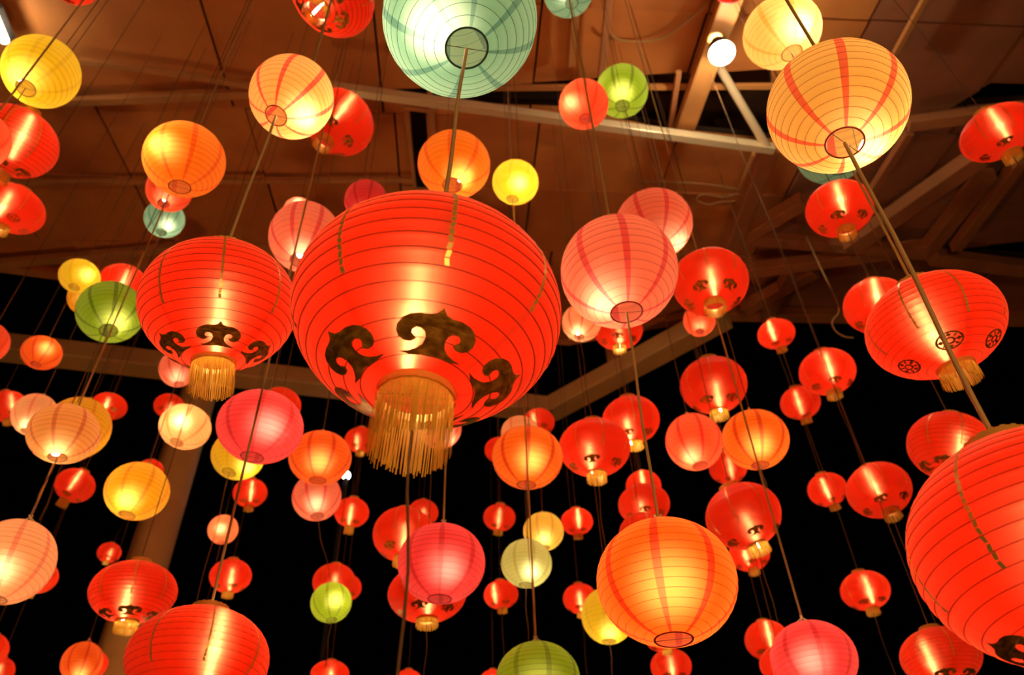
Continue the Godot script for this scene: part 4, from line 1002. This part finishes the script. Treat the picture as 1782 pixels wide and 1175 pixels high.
	rope(Vector3(-2.463, 4.991, -6.257), Vector3(-2.463, 9.919, -6.257), 0.0021, 0.010, "rope above the red lantern above the large one at the bottom left", "ropes above lanterns")
	rope(Vector3(-1.414, 4.571, -5.634), Vector3(-1.414, 9.754, -5.634), 0.0021, 0.010, "rope above the dull red lantern behind a small lime green one", "ropes above lanterns")
	rope(Vector3(-1.227, 4.026, -4.798), Vector3(-1.387, 4.529, -4.830), 0.0021, 0.010, "rope above the small lime green lantern below centre left", "ropes above lanterns")
	rope(Vector3(-1.909, 5.794, -8.189), Vector3(-1.909, 10.352, -8.189), 0.0021, 0.010, "rope above the red lantern hidden behind the right side of the lime green one", "ropes above lanterns")
	rope(Vector3(-1.803, 4.573, -7.480), Vector3(-1.803, 10.187, -7.480), 0.0021, 0.010, "rope above the red dome at the bottom edge below the lime green lantern", "ropes above lanterns")
	rope(Vector3(-0.803, 4.605, -4.951), Vector3(-0.803, 9.585, -4.951), 0.0021, 0.010, "rope above the red lantern behind the left side of the central rose lantern", "ropes above lanterns")
	rope(Vector3(-1.138, 6.785, -8.331), Vector3(-1.138, 10.369, -8.331), 0.0021, 0.010, "rope above the small red lantern behind two larger ones and the thick rope", "ropes above lanterns")
	rope(Vector3(-0.324, 3.390, -3.038), Vector3(-0.324, 9.135, -3.038), 0.0045, 0.003, "rope above the rose pink ribbed lantern behind the thick rope at the bottom centre", "ropes above lanterns")
	rope(Vector3(-0.511, 3.680, -4.034), Vector3(-0.511, 9.368, -4.034), 0.0021, 0.010, "rope above the red fringed lantern under the rose pink ribbed lantern", "ropes above lanterns")
	rope(Vector3(-0.202, 6.331, -7.726), Vector3(-0.202, 10.211, -7.726), 0.0021, 0.010, "rope above the upper small red lantern left of the pale green one", "ropes above lanterns")
	rope(Vector3(0.176, 4.814, -5.369), Vector3(0.176, 9.661, -5.369), 0.0021, 0.010, "rope above the peach yellow lantern behind the pale green one", "ropes above lanterns")
	rope(Vector3(0.041, 4.055, -4.392), Vector3(0.041, 9.439, -4.392), 0.0021, 0.010, "rope above the pale green lantern in the lower middle", "ropes above lanterns")
	rope(Vector3(0.603, 6.111, -7.508), Vector3(0.603, 10.145, -7.508), 0.0021, 0.010, "rope above the small red lantern with a streak right of the peach yellow one", "ropes above lanterns")
	rope(Vector3(-0.219, 5.318, -7.497), Vector3(-0.219, 10.159, -7.497), 0.0021, 0.010, "rope above the lower small red lantern left of the pale green one", "ropes above lanterns")
	rope(Vector3(0.576, 5.398, -7.806), Vector3(0.576, 10.214, -7.806), 0.0021, 0.010, "rope above the small red lantern peeping out left of the yellow one", "ropes above lanterns")
	rope(Vector3(0.524, 3.888, -4.720), Vector3(0.524, 9.505, -4.720), 0.0021, 0.010, "rope above the yellow lantern half hidden behind the big orange ribbed lantern", "ropes above lanterns")
	rope(Vector3(0.374, 2.723, -1.929), Vector3(0.391, 3.515, -1.939), 0.0045, 0.003, "rope above the big orange ribbed paper lantern in the lower right middle", "ropes above lanterns")
	rope(Vector3(0.048, 2.992, -3.328), Vector3(0.048, 9.195, -3.328), 0.0045, 0.003, "rope above the green ribbed lantern cut by the bottom edge in the middle", "ropes above lanterns")
	rope(Vector3(1.196, 5.924, -6.601), Vector3(1.196, 9.924, -6.601), 0.0021, 0.010, "rope above the topmost of three stacked red lanterns above the big orange ribbed one", "ropes above lanterns")
	rope(Vector3(0.919, 4.856, -5.175), Vector3(0.919, 9.602, -5.175), 0.0021, 0.010, "rope above the middle of three stacked red lanterns above the big orange ribbed one", "ropes above lanterns")
	rope(Vector3(0.798, 4.355, -4.719), Vector3(0.798, 9.499, -4.719), 0.0021, 0.010, "rope above the lowest of three stacked red lanterns, mostly behind the big orange ribbed one", "ropes above lanterns")
	rope(Vector3(1.020, 4.098, -5.883), Vector3(1.020, 9.763, -5.883), 0.0021, 0.010, "rope above the sliver of red lantern with a tassel under the big orange ribbed one", "ropes above lanterns")
	rope(Vector3(1.266, 4.399, -7.099), Vector3(1.266, 10.037, -7.099), 0.0021, 0.010, "rope above the red lantern at the bottom edge below the big orange ribbed one", "ropes above lanterns")
	rope(Vector3(-0.374, 5.123, -9.297), Vector3(-0.374, 10.576, -9.297), 0.0021, 0.010, "rope above the tip of a red lantern left of the green ribbed one", "ropes above lanterns")
	rope(Vector3(-1.286, 5.021, -8.930), Vector3(-1.286, 10.510, -8.930), 0.0021, 0.010, "rope above the tip of a red lantern at the bottom edge beside the thick rope", "ropes above lanterns")
	rope(Vector3(1.198, 4.055, -3.939), Vector3(1.198, 9.312, -3.939), 0.0021, 0.010, "rope above the red lantern, yellow lit fringe, right of the big orange ribbed one", "ropes above lanterns")
	rope(Vector3(1.980, 5.098, -6.440), Vector3(1.980, 9.871, -6.440), 0.0021, 0.010, "rope above the smaller red lantern tucked under the red one with a yellow lit fringe", "ropes above lanterns")
	rope(Vector3(2.737, 5.589, -6.222), Vector3(2.737, 9.806, -6.222), 0.0021, 0.010, "rope above the small red lantern left of a larger one in the lower right", "ropes above lanterns")
	rope(Vector3(2.255, 4.454, -4.428), Vector3(2.255, 9.403, -4.428), 0.0021, 0.010, "rope above the red lantern with a diagonal streak in the lower right", "ropes above lanterns")
	rope(Vector3(2.565, 4.407, -5.771), Vector3(2.519, 6.629, -5.638), 0.0021, 0.010, "rope above the red lantern alone against the night in the lower right", "ropes above lanterns")
	rope(Vector3(1.887, 4.251, -6.235), Vector3(1.887, 9.826, -6.235), 0.0021, 0.010, "rope above the red lantern behind the rose lantern at the bottom right", "ropes above lanterns")
	rope(Vector3(1.172, 3.026, -3.315), Vector3(1.172, 9.169, -3.315), 0.0045, 0.003, "rope above the rose pink lantern hung by a string loop at the bottom right", "ropes above lanterns")
	rope(Vector3(1.636, 3.643, -5.204), Vector3(1.636, 9.594, -5.204), 0.0021, 0.010, "rope above the dull red lantern hidden beside the rose one at bottom right", "ropes above lanterns")
	rope(Vector3(2.078, 3.257, -4.089), Vector3(2.078, 9.329, -4.089), 0.0021, 0.003, "rope above the red lantern at the bottom edge behind the huge right hand one", "ropes above lanterns")
	rope(Vector3(-2.133, 4.658, -1.803), Vector3(-2.133, 4.948, -1.803), 0.0021, 0.006, "rope below the tilted yellow paper lantern in the upper left corner", "ropes below lanterns")
	rope(Vector3(-2.532, 5.681, -3.693), Vector3(-2.532, 6.268, -3.693), 0.0021, 0.006, "rope below the small teal lantern directly below the small coral one", "ropes below lanterns")
	rope(Vector3(0.475, 5.697, -2.326), Vector3(0.475, 6.731, -2.326), 0.0021, 0.006, "rope below the small teal lantern at the top edge right of the big teal", "ropes below lanterns")
	rope(Vector3(0.040, 5.375, -3.167), Vector3(0.040, 5.797, -3.167), 0.0021, 0.006, "rope below the round yellow lantern with a glowing white middle right of an orange one", "ropes below lanterns")
	rope(Vector3(0.556, 5.255, -2.964), Vector3(0.556, 6.376, -2.964), 0.0021, 0.006, "rope below the coral red paper lantern overlapping a green one below the roof opening", "ropes below lanterns")
	rope(Vector3(0.878, 5.740, -3.160), Vector3(0.878, 6.850, -3.160), 0.0021, 0.006, "rope below the green paper lantern with a dark hole, behind a coral red one", "ropes below lanterns")
	rope(Vector3(1.810, 4.367, -2.590), Vector3(1.810, 5.194, -2.590), 0.0021, 0.006, "rope below the dark teal lantern mostly hidden behind the large red striped peach lantern", "ropes below lanterns")
	rope(Vector3(1.599, 4.204, -2.467), Vector3(1.599, 4.532, -2.467), 0.0021, 0.006, "rope below the tilted red lantern directly below the large red striped peach lantern", "ropes below lanterns")
	rope(Vector3(2.595, 4.821, -2.432), Vector3(2.595, 5.048, -2.432), 0.0021, 0.006, "rope below the tilted red lantern with a diagonal streak near the right edge", "ropes below lanterns")
	rope(Vector3(-2.181, 4.179, -3.088), Vector3(-2.181, 4.674, -3.088), 0.0021, 0.006, "rope below the olive green lantern with a glowing bottom hole at centre left", "ropes below lanterns")
	rope(Vector3(-2.071, 3.442, -2.951), Vector3(-1.957, 3.632, -2.795), 0.0021, 0.006, "rope below the dull peach lantern in front of a yellow one, left", "ropes below lanterns")
	rope(Vector3(-2.409, 3.769, -3.505), Vector3(-2.409, 4.178, -3.505), 0.0021, 0.006, "rope below the yellow lantern hidden behind the dull peach lantern", "ropes below lanterns")
	rope(Vector3(-1.775, 3.562, -4.133), Vector3(-1.775, 4.439, -4.133), 0.0021, 0.006, "rope below the yellow lantern below and behind the rose pink one", "ropes below lanterns")
	rope(Vector3(-0.151, 1.915, -0.958), Vector3(-0.151, 2.389, -0.958), 0.0021, 0.006, "rope below the biggest red silk lantern in the centre with long gold fringe", "ropes below lanterns")
	rope(Vector3(0.044, 3.081, -3.604), Vector3(0.044, 3.923, -3.604), 0.0021, 0.006, "rope below the orange ribbed lantern with an open glowing bottom right of the biggest fringe", "ropes below lanterns")
	rope(Vector3(0.456, 3.700, -3.940), Vector3(0.456, 4.202, -3.940), 0.0021, 0.006, "rope below the red lantern directly right of the orange ribbed lantern", "ropes below lanterns")
	rope(Vector3(2.381, 4.676, -4.718), Vector3(2.381, 5.350, -4.718), 0.0021, 0.006, "rope below the plain red lantern right of centre in front of a smaller red one", "ropes below lanterns")
	rope(Vector3(1.310, 2.874, -1.833), Vector3(1.310, 3.132, -1.833), 0.0021, 0.006, "rope below the large red lantern with round medallions and fringe on the right", "ropes below lanterns")
	rope(Vector3(1.263, 3.800, -3.538), Vector3(1.263, 3.941, -3.538), 0.0021, 0.006, "rope below the orange lantern touching the coral striped one", "ropes below lanterns")
	rope(Vector3(-2.667, 4.640, -6.410), Vector3(-2.667, 5.258, -6.410), 0.0021, 0.006, "rope below the small bright coral lantern left of centre above ropes", "ropes below lanterns")
	rope(Vector3(-1.186, 3.481, -4.788), Vector3(-1.186, 3.765, -4.788), 0.0021, 0.006, "rope below the small lime green lantern below centre left", "ropes below lanterns")
	rope(Vector3(-0.503, 3.056, -4.044), Vector3(-0.503, 3.416, -4.044), 0.0021, 0.006, "rope below the red fringed lantern under the rose pink ribbed lantern", "ropes below lanterns")
	rope(Vector3(0.021, 3.379, -4.404), Vector3(0.021, 3.754, -4.404), 0.0021, 0.006, "rope below the pale green lantern in the lower middle", "ropes below lanterns")
	rope(Vector3(-0.203, 4.334, -7.532), Vector3(-0.203, 5.057, -7.532), 0.0021, 0.006, "rope below the lower small red lantern left of the pale green one", "ropes below lanterns")
	rope(Vector3(0.588, 4.415, -7.842), Vector3(0.588, 5.117, -7.842), 0.0021, 0.006, "rope below the small red lantern peeping out left of the yellow one", "ropes below lanterns")
	rope(Vector3(0.501, 3.255, -4.715), Vector3(0.501, 3.531, -4.715), 0.0021, 0.006, "rope below the yellow lantern half hidden behind the big orange ribbed lantern", "ropes below lanterns")
	rope(Vector3(1.280, 3.286, -3.977), Vector3(1.280, 3.729, -3.977), 0.0021, 0.006, "rope below the red lantern, yellow lit fringe, right of the big orange ribbed one", "ropes below lanterns")
	rope(Vector3(2.285, 3.415, -4.407), Vector3(2.285, 4.148, -4.407), 0.0021, 0.006, "rope below the red lantern with a diagonal streak in the lower right", "ropes below lanterns")
	rope(Vector3(2.582, 3.555, -5.793), Vector3(2.582, 4.142, -5.793), 0.0021, 0.006, "rope below the red lantern alone against the night in the lower right", "ropes below lanterns")
